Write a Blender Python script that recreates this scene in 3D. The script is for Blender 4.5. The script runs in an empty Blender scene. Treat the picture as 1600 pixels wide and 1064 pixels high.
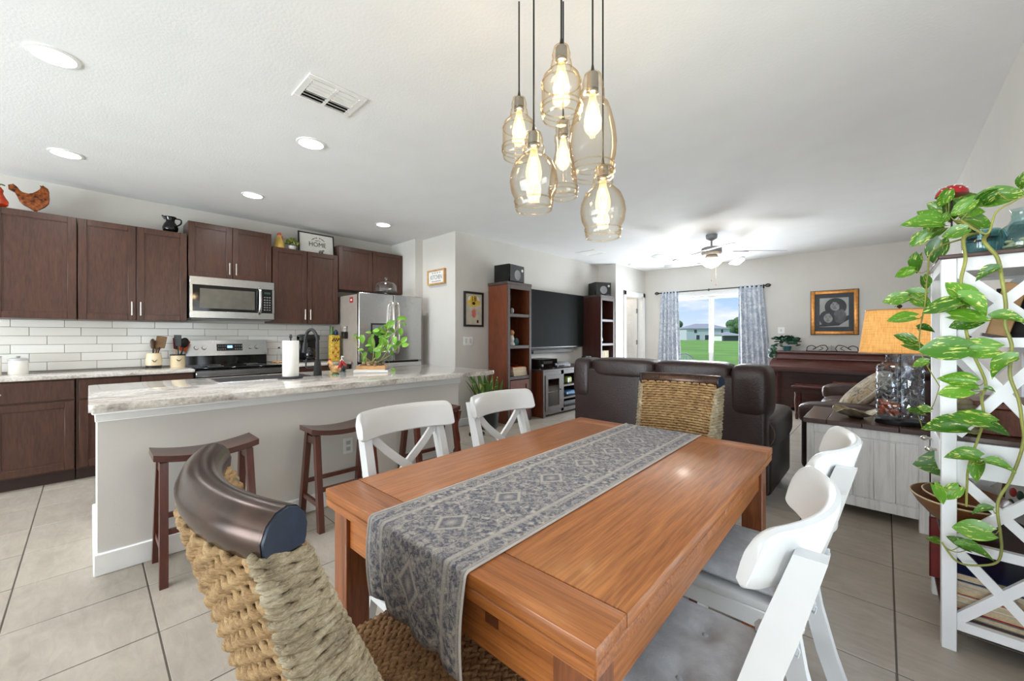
import bpy, bmesh, math, random
from mathutils import Vector, Matrix
R = math.radians
rnd = random.Random(7)
scn = bpy.context.scene
col = scn.collection

# ------------------------------------------------------------------ camera
cd = bpy.data.cameras.new('camera')
cam = bpy.data.objects.new('camera', cd); col.objects.link(cam)
YAW = 43.2026
cam.location = (0, 0, 1.23); cam.rotation_euler = (R(90), 0, R(YAW))
cd.sensor_width = 36; cd.lens = 620.776 / 1600 * 36
cd.shift_y = -6.5 / 1600
cd.clip_start = 0.02; cd.clip_end = 500
scn.camera = cam

# ------------------------------------------------------------------ look
vs = scn.view_settings
vs.view_transform = 'Standard'; vs.look = 'None'; vs.gamma = 1; vs.use_curve_mapping = False
vs.exposure = 0.85
cy = scn.cycles
cy.use_denoising = True; cy.max_bounces = 8; cy.diffuse_bounces = 5; cy.glossy_bounces = 4
cy.transparent_max_bounces = 24; cy.transmission_bounces = 8
cy.sample_clamp_indirect = 6; cy.caustics_reflective = False; cy.caustics_refractive = False

def S(r, g, b):
    f = lambda c: (c / 12.92 if c <= .04045 else ((c + .055) / 1.055) ** 2.4)
    return (f(r / 255), f(g / 255), f(b / 255), 1)

# ------------------------------------------------------------------ world: blue sky with soft clouds near the horizon
w = bpy.data.worlds.new('sky'); scn.world = w; w.use_nodes = True
nt = w.node_tree; nt.nodes.clear()
def wn(t, **k):
    n = nt.nodes.new(t)
    for a, v in k.items(): setattr(n, a, v)
    return n
tc = wn('ShaderNodeTexCoord'); sep = wn('ShaderNodeSeparateXYZ'); nt.links.new(tc.outputs['Generated'], sep.inputs[0])
ramp = wn('ShaderNodeValToRGB'); nt.links.new(sep.outputs['Z'], ramp.inputs[0])
e = ramp.color_ramp.elements
e[0].position = 0.0; e[0].color = S(205, 216, 228); e[1].position = 0.6; e[1].color = S(110, 165, 232)
m = e.new(.12); m.color = S(148, 186, 228)
mp = wn('ShaderNodeMapping'); mp.inputs['Scale'].default_value = (3, 3, 11); nt.links.new(tc.outputs['Generated'], mp.inputs[0])
nz = wn('ShaderNodeTexNoise'); nz.inputs['Scale'].default_value = 2.2; nz.inputs['Detail'].default_value = 5; nt.links.new(mp.outputs[0], nz.inputs['Vector'])
cr = wn('ShaderNodeValToRGB'); cr.color_ramp.elements[0].position = .47; cr.color_ramp.elements[1].position = .62; nt.links.new(nz.outputs['Fac'], cr.inputs[0])
mx = wn('ShaderNodeMix', data_type='RGBA'); nt.links.new(cr.outputs[0], mx.inputs[0]); nt.links.new(ramp.outputs[0], mx.inputs[6]); mx.inputs[7].default_value = (.78, .79, .8, 1)
bg = wn('ShaderNodeBackground'); bg.inputs['Strength'].default_value = 0.72; nt.links.new(mx.outputs[2], bg.inputs['Color'])
out = wn('ShaderNodeOutputWorld'); nt.links.new(bg.outputs[0], out.inputs[0])

# ------------------------------------------------------------------ daylight and rear fill
def light(name, kind, loc, energy, color=(1, 1, 1), rot=(0, 0, 0), **k):
    l = bpy.data.lights.new(name, kind); l.energy = energy; l.color = color
    for a, v in k.items(): setattr(l, a, v)
    o = bpy.data.objects.new(name, l); col.objects.link(o); o.location = loc; o.rotation_euler = rot
    return o
CEIL = 2.654
light('sun', 'SUN', (0, 0, 20), 1.9, (1, .96, .9), (R(42), 0, R(-25)), angle=R(3))
# unseen fill added behind the camera, then daylight through the right and far windows
light('rear_ceiling_fill', 'AREA', (-2.4, -5.30, 1.15), 205, (.85, .935, 1), (R(124), 0, 0), shape='RECTANGLE', size=4.6, size_y=2.1, spread=R(140))  # added light, tilted up and narrowed to brighten the ceiling
light('side_daylight', 'AREA', (.48, 1.2, 1.12), 12.5, (.88, .95, 1), (R(106), 0, R(90)), shape='RECTANGLE', size=1.35, size_y=1.9)
light('far_daylight', 'AREA', (-2.5, 8.42, 1.1), 108, (.86, .94, 1), (R(-104), 0, 0), shape='RECTANGLE', size=1.5, size_y=1.9)

# ------------------------------------------------------------------ materials
MATS = {}
def nodes(name):
    m = bpy.data.materials.new(name); m.use_nodes = True
    t = m.node_tree; b = t.nodes['Principled BSDF']
    MATS[name] = m
    return m, t, b
def N(t, ty, **k):
    n = t.nodes.new(ty)
    for a, v in k.items():
        if a in n.inputs and not hasattr(type(n), a): n.inputs[a].default_value = v
        else: setattr(n, a, v)
    return n
def setin(n, **k):
    for a, v in k.items(): n.inputs[a.replace('_', ' ')].default_value = v
    return n
def coords(t, scale=(1, 1, 1), world=False, rot=(0, 0, 0)):
    mp = t.nodes.new('ShaderNodeMapping'); mp.inputs['Scale'].default_value = scale; mp.inputs['Rotation'].default_value = rot
    if world: g = t.nodes.new('ShaderNodeNewGeometry'); t.links.new(g.outputs['Position'], mp.inputs[0])
    else: g = t.nodes.new('ShaderNodeTexCoord'); t.links.new(g.outputs['Object'], mp.inputs[0])
    return mp.outputs[0]
def noise(t, vec, scale, detail=4, rough=.5, dist=0):
    n = t.nodes.new('ShaderNodeTexNoise'); t.links.new(vec, n.inputs['Vector'])
    n.inputs['Scale'].default_value = scale; n.inputs['Detail'].default_value = detail; n.inputs['Roughness'].default_value = rough; n.inputs['Distortion'].default_value = dist
    return n.outputs['Fac']
def rampn(t, fac, stops):
    r = t.nodes.new('ShaderNodeValToRGB'); t.links.new(fac, r.inputs[0]); el = r.color_ramp.elements
    el[0].position, el[0].color = stops[0]; el[1].position, el[1].color = stops[-1]
    for p, c in stops[1:-1]:
        x = el.new(p); x.color = c
    return r.outputs[0]
def mixc(t, fac, a, b, mode='MIX'):
    n = t.nodes.new('ShaderNodeMix'); n.data_type = 'RGBA'; n.blend_type = mode
    for s, v in ((0, fac), (6, a), (7, b)):
        if hasattr(v, 'is_linked') or isinstance(v, bpy.types.NodeSocket): t.links.new(v, n.inputs[s])
        else: n.inputs[s].default_value = v
    return n.outputs[2]
def bump(t, b, h, strength, dist=.01):
    n = t.nodes.new('ShaderNodeBump'); n.inputs['Strength'].default_value = strength; n.inputs['Distance'].default_value = dist
    t.links.new(h, n.inputs['Height']); t.links.new(n.outputs[0], b.inputs['Normal'])
def plain(name, c, rough=.5, metal=0, var=.06, scale=12, bmp=0, bscale=60, world=False, **k):
    """one colour with a little uneven grain and optional fine relief"""
    m, t, b = nodes(name)
    v = coords(t, world=world); f = noise(t, v, scale)
    d = tuple(max(0, x * (1 - 2 * var)) for x in c[:3]) + (1,); l = tuple(min(1, x * (1 + 2 * var)) for x in c[:3]) + (1,)
    t.links.new(rampn(t, f, [(.3, d), (.7, l)]), b.inputs['Base Color'])
    b.inputs['Roughness'].default_value = rough; b.inputs['Metallic'].default_value = metal
    for a, x in k.items(): b.inputs[a.replace('_', ' ')].default_value = x
    if bmp: bump(t, b, noise(t, v, bscale, 3), bmp)
    return m
def wood(name, c1, c2, rough=.4, grain=(1, 1, 1), scale=1, bmp=.05, coat=0, world=False, dist=1.2):
    """grain runs along the axis with the smallest grain factor"""
    m, t, b = nodes(name)
    v = coords(t, tuple(g * scale for g in grain), world)
    f1 = noise(t, v, 1, 6, .62, dist); f2 = noise(t, v, 4.5, 4, .6, .3)
    c = rampn(t, f1, [(.28, c1), (.72, c2)])
    c = mixc(t, .35, c, rampn(t, f2, [(.35, tuple(x * .55 for x in c1[:3]) + (1,)), (.6, c2)]))
    t.links.new(c, b.inputs['Base Color'])
    b.inputs['Roughness'].default_value = rough
    if coat: b.inputs['Coat Weight'].default_value = coat; b.inputs['Coat Roughness'].default_value = .15
    if bmp: bump(t, b, f2, bmp, .003)
    return m
def emit(name, c, s):
    m, t, b = nodes(name)
    b.inputs['Base Color'].default_value = c; b.inputs['Emission Color'].default_value = c; b.inputs['Emission Strength'].default_value = s
    return m
def glass(name, tint=(1, 1, 1, 1), refl=1.0, rough=.02, extra=0.0, edge=None):
    """clear thin pane or shell: fresnel reflection over tinted transmission"""
    m, t, b = nodes(name); t.nodes.remove(b); o = t.nodes['Material Output']
    tr = N(t, 'ShaderNodeBsdfTransparent'); tr.inputs[0].default_value = tint
    gl = N(t, 'ShaderNodeBsdfGlossy'); gl.inputs['Roughness'].default_value = rough
    fc = N(t, 'ShaderNodeLayerWeight'); fc.inputs['Blend'].default_value = .5
    lw = N(t, 'ShaderNodeMath', operation='POWER'); t.links.new(fc.outputs['Facing'], lw.inputs[0]); lw.inputs[1].default_value = 3.5
    if edge: t.links.new(rampn(t, fc.outputs['Facing'], [(.35, tint), (.9, edge)]), tr.inputs[0])
    mu = N(t, 'ShaderNodeMath', operation='MULTIPLY_ADD'); t.links.new(lw.outputs[0], mu.inputs[0]); mu.inputs[1].default_value = refl; mu.inputs[2].default_value = extra
    mx = N(t, 'ShaderNodeMixShader'); t.links.new(mu.outputs[0], mx.inputs[0]); t.links.new(tr.outputs[0], mx.inputs[1]); t.links.new(gl.outputs[0], mx.inputs[2])
    t.links.new(mx.outputs[0], o.inputs[0])
    return m

M = {}
M['wall'] = plain('wall_paint', S(209, 205, 199), .7, var=.015, scale=2, bmp=.06, bscale=180, world=True)
M['wall_k'] = M['wall']
M['ceil'] = plain('ceiling_paint', S(236, 236, 236), .85, var=.01, scale=3, bmp=.12, bscale=75, world=True)
M['white'] = plain('white_trim', S(235, 235, 233), .4, var=.01)
M['grout'] = plain('floor_grout', S(98, 90, 82), .9, var=.05, world=True)
m, t, b = nodes('floor_tile')
v = coords(t, (1.6, 1, 1), True); f = noise(t, v, 2.6, 6, .6, .6); f2 = noise(t, coords(t, (1, 3.5, 1), True), 6, 6, .65, 1.0)
oi = N(t, 'ShaderNodeObjectInfo')
c = rampn(t, f, [(.3, S(162, 152, 139)), (.7, S(184, 174, 161))])
c = mixc(t, .35, c, rampn(t, f2, [(.35, S(150, 140, 128)), (.65, S(190, 181, 169))]))
hv = N(t, 'ShaderNodeHueSaturation'); ma = N(t, 'ShaderNodeMath', operation='MULTIPLY_ADD'); t.links.new(oi.outputs['Random'], ma.inputs[0]); ma.inputs[1].default_value = .07; ma.inputs[2].default_value = .965
t.links.new(ma.outputs[0], hv.inputs['Value']); t.links.new(c, hv.inputs['Color']); t.links.new(hv.outputs[0], b.inputs['Base Color'])
b.inputs['Roughness'].default_value = .42; bump(t, b, f2, .08, .004); M['tile'] = m
m, t, b = nodes('subway_tile')
oi = N(t, 'ShaderNodeObjectInfo'); c = rampn(t, oi.outputs['Random'], [(0, S(226, 223, 216)), (1, S(238, 236, 231))]); t.links.new(c, b.inputs['Base Color'])
b.inputs['Roughness'].default_value = .1; bump(t, b, noise(t, coords(t, (1, 1, 1), True), 14, 2), .06, .02); M['subway'] = m
M['tgrout'] = plain('backsplash_grout', S(150, 145, 138), .9, world=True)
M['cab'] = wood('cabinet_wood', S(56, 32, 23), S(84, 52, 38), .36, (9, 9, 1.1), 2.2, .03, .1, dist=.5)
M['cabin'] = plain('cabinet_side', S(46, 26, 20), .5)
M['nickel'] = plain('brushed_nickel', S(205, 200, 192), .28, 1, .03, 40)
M['steel'] = plain('stainless_steel', S(190, 190, 190), .26, 1, .02, 30)
M['fridge_side'] = plain('fridge_side_paint', S(168, 158, 148), .45, .2, .02)
M['black'] = plain('black_plastic', S(16, 16, 17), .3, var=.1)
M['blackm'] = plain('matte_black', S(22, 21, 21), .5, var=.1)
M['blackg'] = plain('black_glass', S(10, 10, 11), .06, var=.05)
M['dial'] = plain('screen_glass', S(22, 23, 23), .6, var=.02, Specular_IOR_Level=.06)
# granite: cream with brown-grey veins drifting diagonally
m, t, b = nodes('granite')
v = coords(t, (1.1, .45, 1), True, (0, 0, .55)); f = noise(t, v, 5, 8, .62, 1.6); f2 = noise(t, coords(t, (1, 1, 1), True), 60, 3); f3 = noise(t, v, 13, 6, .7, .8)
c = rampn(t, f, [(.30, S(120, 110, 104)), (.40, S(178, 165, 152)), (.52, S(220, 212, 202)), (.62, S(232, 227, 220)), (.72, S(168, 150, 134))])
c = mixc(t, .3, c, rampn(t, f3, [(.35, S(128, 128, 130)), (.6, S(238, 234, 228))]))
c = mixc(t, .18, c, rampn(t, f2, [(.4, S(90, 84, 80)), (.6, S(240, 238, 234))]))
t.links.new(c, b.inputs['Base Color']); b.inputs['Roughness'].default_value = .08; M['granite'] = m
M['stool'] = wood('stool_wood', S(62, 26, 17), S(98, 46, 30), .3, (8, 8, 1.2), 2, .03, .3)
M['stool_top'] = wood('stool_seat_wood', S(64, 34, 27), S(92, 56, 46), .34, (9, 1.2, 9), 2, .03, .35)
M['table'] = wood('table_wood', S(124, 66, 26), S(188, 118, 60), .38, (26, 1.0, 26), 1.6, .25, .15, dist=1.8)
M['tablex'] = wood('table_wood_cross', S(122, 64, 24), S(184, 112, 54), .38, (1.0, 26, 26), 1.6, .25, .15, dist=1.4)
M['tableleg'] = wood('table_leg_wood', S(92, 46, 21), S(146, 84, 44), .35, (14, 14, 1.2), 1.6, .05, .2)
M['plug'] = plain('tenon_plug', S(96, 50, 24), .4)
M['chair'] = plain('white_lacquer', S(202, 202, 201), .32, var=.008)
M['cushion'] = plain('grey_corduroy', S(176, 179, 182), .9, var=.06, scale=30, bmp=.3, bscale=250)
M['leather'] = plain('brown_leather', S(42, 25, 22), .38, var=.14, scale=6, bmp=.25, bscale=90)
M['leather2'] = plain('brown_leather_soft', S(70, 50, 45), .38, var=.12, scale=6, bmp=.25, bscale=80)
M['thread'] = plain('piping', S(92, 74, 66), .7)
def rope(name, c1, c2, c3):
    m, t, b = nodes(name)
    v = coords(t); f = noise(t, v, 26, 3, .6); f2 = noise(t, coords(t, (60, 60, 240)), 1.6, 4, .7, 1.5)
    c = rampn(t, f, [(.3, c1), (.5, c2), (.7, c3)]); c = mixc(t, .45, c, rampn(t, f2, [(.35, tuple(x * .5 for x in c1[:3]) + (1,)), (.65, c3)]))
    t.links.new(c, b.inputs['Base Color']); b.inputs['Roughness'].default_value = .75; bump(t, b, f2, .6, .004)
    return m
M['rope'] = rope('seagrass', S(116, 82, 46), S(166, 128, 80), S(200, 168, 120))
M['rope2'] = rope('seagrass_pale', S(104, 86, 60), S(160, 142, 110), S(206, 192, 164))
M['rope3'] = rope('seagrass_seat', S(112, 76, 46), S(158, 116, 74), S(186, 148, 104))
M['rope_in'] = plain('seagrass_core', S(92, 62, 36), .9)
M['bronze'] = plain('bronze_finish', S(66, 47, 37), .24, .6, .18, 25)
M['endcap'] = plain('dark_blue_stain', S(16, 34, 54), .35, .2, .2, 30)
M['frame_dark'] = wood('dark_frame_wood', S(58, 46, 42), S(84, 70, 64), .42, (10, 10, 1.2), 2, .04)
M['bookcase'] = wood('bookcase_wood', S(86, 40, 22), S(128, 66, 38), .38, (9, 9, 1), 1.8, .04, .2)
M['bookcase2'] = wood('bookcase_wood_dark', S(52, 22, 18), S(82, 40, 32), .4, (11, 11, .6), 1.8, .04, .15)
M['piano'] = wood('piano_mahogany', S(64, 26, 20), S(104, 50, 38), .34, (1, 10, 10), 1.5, .03, .3)
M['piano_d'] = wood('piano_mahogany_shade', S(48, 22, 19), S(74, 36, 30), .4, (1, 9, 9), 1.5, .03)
M['dwood'] = wood('dark_stained_top', S(50, 30, 26), S(88, 62, 54), .3, (1.1, 12, 12), 1.8, .05, .3)
m, t, b = nodes('whitewashed_wood')
f = noise(t, coords(t, (60, 60, 2.2)), 1, 5, .7, .4); f2 = noise(t, coords(t, (14, 14, 3)), 1.4, 5, .7)
c = mixc(t, .55, rampn(t, f, [(.34, S(192, 192, 192)), (.5, S(236, 236, 236)), (.75, S(242, 242, 242))]), rampn(t, f2, [(.3, S(214, 214, 214)), (.6, S(240, 240, 240))]))
t.links.new(c, b.inputs['Base Color']); b.inputs['Roughness'].default_value = .6; bump(t, b, f, .2, .004); M['wash'] = m
M['shelfw'] = plain('white_shelf_paint', S(238, 239, 241), .35, var=.006)
M['gold'] = plain('gilt_frame', S(190, 128, 62), .35, .5, .12, 25)
M['paper'] = plain('white_paper', S(228, 226, 220), .7, var=.02)
M['cream'] = plain('cream_glaze', S(226, 208, 172), .25, var=.03)
M['ceramic'] = plain('white_ceramic', S(226, 222, 214), .2, var=.02)
M['ironm'] = plain('wrought_iron', S(44, 40, 38), .5, .6)
M['cord'] = plain('black_cord', S(14, 13, 13), .5)
M['amber'] = glass('amber_glass', (.985, .955, .90, 1), .45, .03, .04, (.86, .66, .40, 1))
m, t, b = nodes('bulb_glass'); t.nodes.remove(b)          # lit envelope: clear glass glowing warm
tr = N(t, 'ShaderNodeBsdfTransparent'); em = N(t, 'ShaderNodeEmission'); em.inputs[0].default_value = (1, .72, .36, 1); em.inputs[1].default_value = 2.2
mx = N(t, 'ShaderNodeMixShader'); mx.inputs[0].default_value = .22; t.links.new(tr.outputs[0], mx.inputs[1]); t.links.new(em.outputs[0], mx.inputs[2]); t.links.new(mx.outputs[0], t.nodes['Material Output'].inputs[0]); M['bulbg'] = m
M['amber_rim'] = glass('amber_glass_rim', (.985, .93, .82, 1), .5, .05, .16)
M['glow'] = emit('filament_glow', (1, .70, .32, 1), 26)
M['socket'] = plain('socket_metal', S(150, 146, 140), .3, .9)
M['clear'] = glass('clear_glass', (.97, .98, .98, 1), 1.0, .02, .02)
M['picglass'] = glass('picture_glass', (.97, .97, .97, 1), .5, .05, 0)
M['dome'] = glass('cut_glass', (.86, .87, .87, 1), 1.2, .08, .10)
M['pane'] = glass('window_glass', (.98, .99, 1, 1), .7, .0, 0)
M['aqua'] = glass('aqua_glass', (.66, .84, .83, 1), 1.0, .03, .05)
M['canlight'] = emit('can_light_disc', (1, .97, .92, 1), 6)
M['bowlglow'] = emit('frosted_bowl', (1, .86, .66, 1), .75)
M['red'] = plain('red_enamel', S(176, 30, 30), .35)
M['orange'] = plain('orange_glaze', S(206, 92, 38), .4, var=.2)
M['yellow'] = plain('yellow_glaze', S(232, 190, 96), .4, var=.12)
M['green'] = plain('green_glaze', S(70, 104, 50), .35, var=.15)
M['navy'] = plain('navy_glaze', S(28, 46, 92), .3)
M['teal'] = plain('teal_glaze', S(54, 104, 110), .3, var=.2)
M['blue'] = plain('blue_case', S(52, 108, 158), .4)
M['copper'] = plain('rust_copper', S(140, 72, 30), .35, .5, .35, 40)
M['tan'] = plain('tan_wood', S(196, 150, 98), .5, var=.1)
M['pages'] = plain('book_pages', S(206, 186, 152), .8, var=.08, scale=80)
M['grey'] = plain('mid_grey', S(132, 132, 134), .5)
M['lgrey'] = plain('light_grey', S(186, 188, 190), .4)
M['soil'] = plain('soil', S(58, 42, 32), .9, var=.3, scale=60)
M['pot'] = plain('dark_pot', S(40, 42, 44), .4)
M['stem'] = plain('plant_stem', S(150, 152, 74), .5, var=.15)
M['stemb'] = plain('brown_twig', S(120, 92, 62), .7, var=.2)
def leafmat(name, c1, c2, c3, amount):
    m, t, b = nodes(name); oi = N(t, 'ShaderNodeObjectInfo')
    ad = N(t, 'ShaderNodeVectorMath', operation='ADD'); t.links.new(coords(t, (9, 1.6, 9)), ad.inputs[0])
    cm = N(t, 'ShaderNodeCombineXYZ'); mu = N(t, 'ShaderNodeMath', operation='MULTIPLY'); t.links.new(oi.outputs['Random'], mu.inputs[0]); mu.inputs[1].default_value = 37
    t.links.new(mu.outputs[0], cm.inputs[0]); t.links.new(mu.outputs[0], cm.inputs[1]); t.links.new(cm.outputs[0], ad.inputs[1])
    f = noise(t, ad.outputs[0], 1.6, 4, .6, .6)
    g = rampn(t, oi.outputs['Random'], [(0, c1), (1, c2)])
    t.links.new(mixc(t, rampn(t, f, [(amount, (0, 0, 0, 1)), (amount + .06, (1, 1, 1, 1))]), g, c3), b.inputs['Base Color'])
    b.inputs['Roughness'].default_value = .32
    try: b.inputs['Subsurface Weight'].default_value = 0
    except Exception: pass
    return m
M['leaf'] = leafmat('pothos_leaf', S(44, 98, 18), S(100, 156, 40), S(204, 212, 116), .57)
M['leaf2'] = leafmat('bright_leaf', S(64, 122, 28), S(128, 180, 58), S(196, 212, 120), .62)
M['leafd'] = leafmat('dark_leaf', S(24, 62, 44), S(44, 88, 62), S(70, 110, 80), .75)
M['snake'] = leafmat('snake_leaf', S(64, 104, 46), S(98, 134, 62), S(206, 206, 128), .58)

# ------------------------------------------------------------------ mesh helpers
class MB:
    def __init__(s): s.bm = bmesh.new(); s.M = Matrix.Identity(4)
    def at(s, loc=(0, 0, 0), rot=(0, 0, 0), sc=(1, 1, 1)):
        s.M = Matrix.LocRotScale(Vector(loc), __import__('mathutils').Euler(rot), Vector(sc)); return s
    def v(s, c): return s.bm.verts.new(s.M @ Vector(c))
    def f(s, vs):
        try: return s.bm.faces.new(vs)
        except ValueError: return None
    def box(s, x0, x1, y0, y1, z0, z1, bev=0, seg=1):
        c = [s.v((x, y, z)) for x in (x0, x1) for y in (y0, y1) for z in (z0, z1)]
        fs = [s.f([c[i] for i in q]) for q in ((0, 1, 3, 2), (4, 6, 7, 5), (0, 4, 5, 1), (2, 3, 7, 6), (0, 2, 6, 4), (1, 5, 7, 3))]
        if bev:
            es = list({e for f in fs for e in f.edges})
            bmesh.ops.bevel(s.bm, geom=es, offset=bev, segments=seg, affect='EDGES', profile=.5, clamp_overlap=True)
        return s
    def quad(s, *p): s.f([s.v(q) for q in p]); return s
    def tube(s, pts, r, n=8, cap=True, closed=False, flat=1):
        pts = [Vector(p) for p in pts]; L = len(pts)
        rs = r if isinstance(r, (list, tuple)) else [r] * L
        ref = None; rings = []
        for i, p in enumerate(pts):
            a = pts[(i - 1) % L] if closed or i > 0 else p; b2 = pts[(i + 1) % L] if closed or i < L - 1 else p
            d = (b2 - a)
            d = d.normalized() if d.length > 1e-9 else Vector((0, 0, 1))
            if ref is None: ref = Vector((0, 0, 1)) if abs(d.z) < .9 else Vector((1, 0, 0))
            u = (ref - d * ref.dot(d))
            u = u.normalized() if u.length > 1e-6 else d.orthogonal().normalized()
            ref = u; w = d.cross(u)
            rings.append([s.v(p + (u * math.cos(k * 2 * math.pi / n) * flat + w * math.sin(k * 2 * math.pi / n)) * rs[i]) for k in range(n)])
        for i in range(L if closed else L - 1):
            A, B = rings[i], rings[(i + 1) % L]
            for k in range(n): s.f([A[k], A[(k + 1) % n], B[(k + 1) % n], B[k]])
        if cap and not closed: s.f(rings[0][::-1]); s.f(rings[-1])
        return s
    def cyl(s, p0, p1, r0, r1=None, n=16): return s.tube([p0, p1], [r0, r0 if r1 is None else r1], n)
    def lathe(s, prof, n=24, c=(0, 0, 0), sx=1, sy=1, cap=True):
        rings = []
        for r, z in prof:
            if r < 1e-5: rings.append([s.v((c[0], c[1], c[2] + z))])
            else: rings.append([s.v((c[0] + r * sx * math.cos(k * 2 * math.pi / n), c[1] + r * sy * math.sin(k * 2 * math.pi / n), c[2] + z)) for k in range(n)])
        for A, B in zip(rings, rings[1:]):
            for k in range(n):
                q = [A[k % len(A)], A[(k + 1) % n % len(A)], B[(k + 1) % n % len(B)], B[k % len(B)]]
                q = [x for i, x in enumerate(q) if x not in q[:i]]
                if len(q) > 2: s.f(q)
        if cap:
            if len(rings[0]) > 1: s.f(rings[0][::-1])
            if len(rings[-1]) > 1: s.f(rings[-1])
        return s
    def ell(s, c, r, nu=16, nv=10):
        rx, ry, rz = r if isinstance(r, (tuple, list)) else (r, r, r)
        prof = [(math.sin(math.pi * i / nv), -math.cos(math.pi * i / nv)) for i in range(nv + 1)]
        prof[0] = (0, -1); prof[-1] = (0, 1); M0 = s.M
        s.M = M0 @ Matrix.LocRotScale(Vector(c), None, Vector((rx, ry, rz))); s.lathe(prof, nu); s.M = M0
        return s
    def prism(s, poly, a, b2, ax='z', bev=0):
        def P(p, h): return {'z': (p[0], p[1], h), 'x': (h, p[0], p[1]), 'y': (p[0], h, p[1])}[ax]
        A = [s.v(P(p, a)) for p in poly]; B = [s.v(P(p, b2)) for p in poly]; n = len(poly)
        fs = [s.f(A[::-1]), s.f(B)] + [s.f([A[i], A[(i + 1) % n], B[(i + 1) % n], B[i]]) for i in range(n)]
        if bev:
            es = list({e for f in fs[:2] if f for e in f.edges})
            bmesh.ops.bevel(s.bm, geom=es, offset=bev, segments=2, affect='EDGES', profile=.5, clamp_overlap=True)
        return s
    def grid(s, fn, nu, nv, wrap=False):
        g = [[s.v(fn(i / nu, j / nv)) for j in range(nv + 1)] for i in range(nu if wrap else nu + 1)]
        for i in range(nu):
            for j in range(nv):
                a, b2 = g[i], g[(i + 1) % len(g)]
                s.f([a[j], b2[j], b2[j + 1], a[j + 1]])
        return s
    def mesh(s, name, mat, angle=38, uv=None):
        bmesh.ops.recalc_face_normals(s.bm, faces=s.bm.faces)
        me = bpy.data.meshes.new(name); s.bm.to_mesh(me); s.bm.free()
        me.polygons.foreach_set('use_smooth', [True] * len(me.polygons)); me.set_sharp_from_angle(angle=R(angle))
        for x in (mat if isinstance(mat, list) else [mat]): me.materials.append(x)
        return me
    def obj(s, name, mat, parent=None, angle=38):
        return link(name, s.mesh(name, mat, angle), parent)
def link(name, data, parent=None, loc=None, rot=None, sc=None):
    o = bpy.data.objects.new(name, data); col.objects.link(o)
    if parent is not None: o.parent = parent
    if loc is not None: o.location = loc
    if rot is not None: o.rotation_euler = rot
    if sc is not None: o.scale = sc
    return o
def tag(o, label=None, cat=None, group=None, kind=None):
    for k, x in (('label', label), ('category', cat), ('group', group), ('kind', kind)):
        if x: o[k] = x
    return o
def thing(name, label, cat, loc=(0, 0, 0), rz=0, group=None, rot=None):
    o = link(name, None, None, loc, rot or (0, 0, rz)); o.empty_display_size = .05
    return tag(o, label, cat, group)
def struct(name, mb, mat, label, parent=None, angle=38):
    o = mb.obj(name, mat, parent, angle)
    return tag(o, label, None, None, 'structure')
def box(name, mat, parent, *d, bev=0, seg=1): return MB().box(*d, bev=bev, seg=seg).obj(name, mat, parent)
def text(name, body, size, mat, parent, loc, rot, extrude=.0008, align='CENTER', shear=0, sx=1):
    c = bpy.data.curves.new(name, 'FONT'); c.body = body; c.size = size; c.extrude = extrude; c.align_x = align; c.align_y = 'CENTER'; c.shear = shear; c.resolution_u = 3
    c.materials.append(mat)
    tmp = bpy.data.objects.new(name, c); me = bpy.data.meshes.new_from_object(tmp)
    me.name = name; bpy.data.objects.remove(tmp); bpy.data.curves.remove(c)
    if not me.materials: me.materials.append(mat)
    o = link(name, me, parent, loc, rot); o.scale = (sx, 1, 1); return o
def copy_tree(o, parent=None):
    c = o.copy(); col.objects.link(c); c.parent = parent
    for ch in list(o.children): copy_tree(ch, c)
    return c
def spline(pts, n=8):
    """Catmull-Rom through pts"""
    P = [Vector(p) for p in pts]; P = [P[0] * 2 - P[1]] + P + [P[-1] * 2 - P[-2]]; o = []
    for i in range(1, len(P) - 2):
        for k in range(n):
            t = k / n; a, b2, c, d = P[i - 1:i + 3]
            o.append(.5 * (2 * b2 + (c - a) * t + (2 * a - 5 * b2 + 4 * c - d) * t * t + (3 * b2 - a - 3 * c + d) * t ** 3))
    o.append(P[-2]); return o

# ------------------------------------------------------------------ the room
XW, XT, XR, YF, YB = -5.66, -4.235, .487, 8.355, -5.4
fb = struct('floor', MB().box(XW - .1, XR + .1, YB - .1, YF + .1, -.06, -.0025), M['grout'], 'beige square tiled floor with dark grout')
PX, PY, GX, GY = .447, .4545, .031, .2
tile = MB().box(-PX / 2 + .003, PX / 2 - .003, -PY / 2 + .003, PY / 2 - .003, -.004, 0, bev=.0015).mesh('tile', M['tile'])
rest = MB()
for i in range(-13, 2):
    for j in range(-13, 19):
        x, y = GX + (i + .5) * PX, GY + (j + .5) * PY
        if x - PX / 2 < XW or x + PX / 2 > XR + .35 or y > YF + .1: continue
        if x < -4.3 and y > 3.45 or x < -5.2 and y > -.7 or (-3.8 < x < -3.1 and .3 < y < 2.2): continue
        if y < -.75:
            rest.box(x - PX / 2 + .003, x + PX / 2 - .003, y - PY / 2 + .003, y + PY / 2 - .003, -.004, 0); continue
        link('tile', tile, fb, (x, y, 0))
tag(rest.obj('tile_field', M['tile'], fb), kind='stuff')

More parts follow.
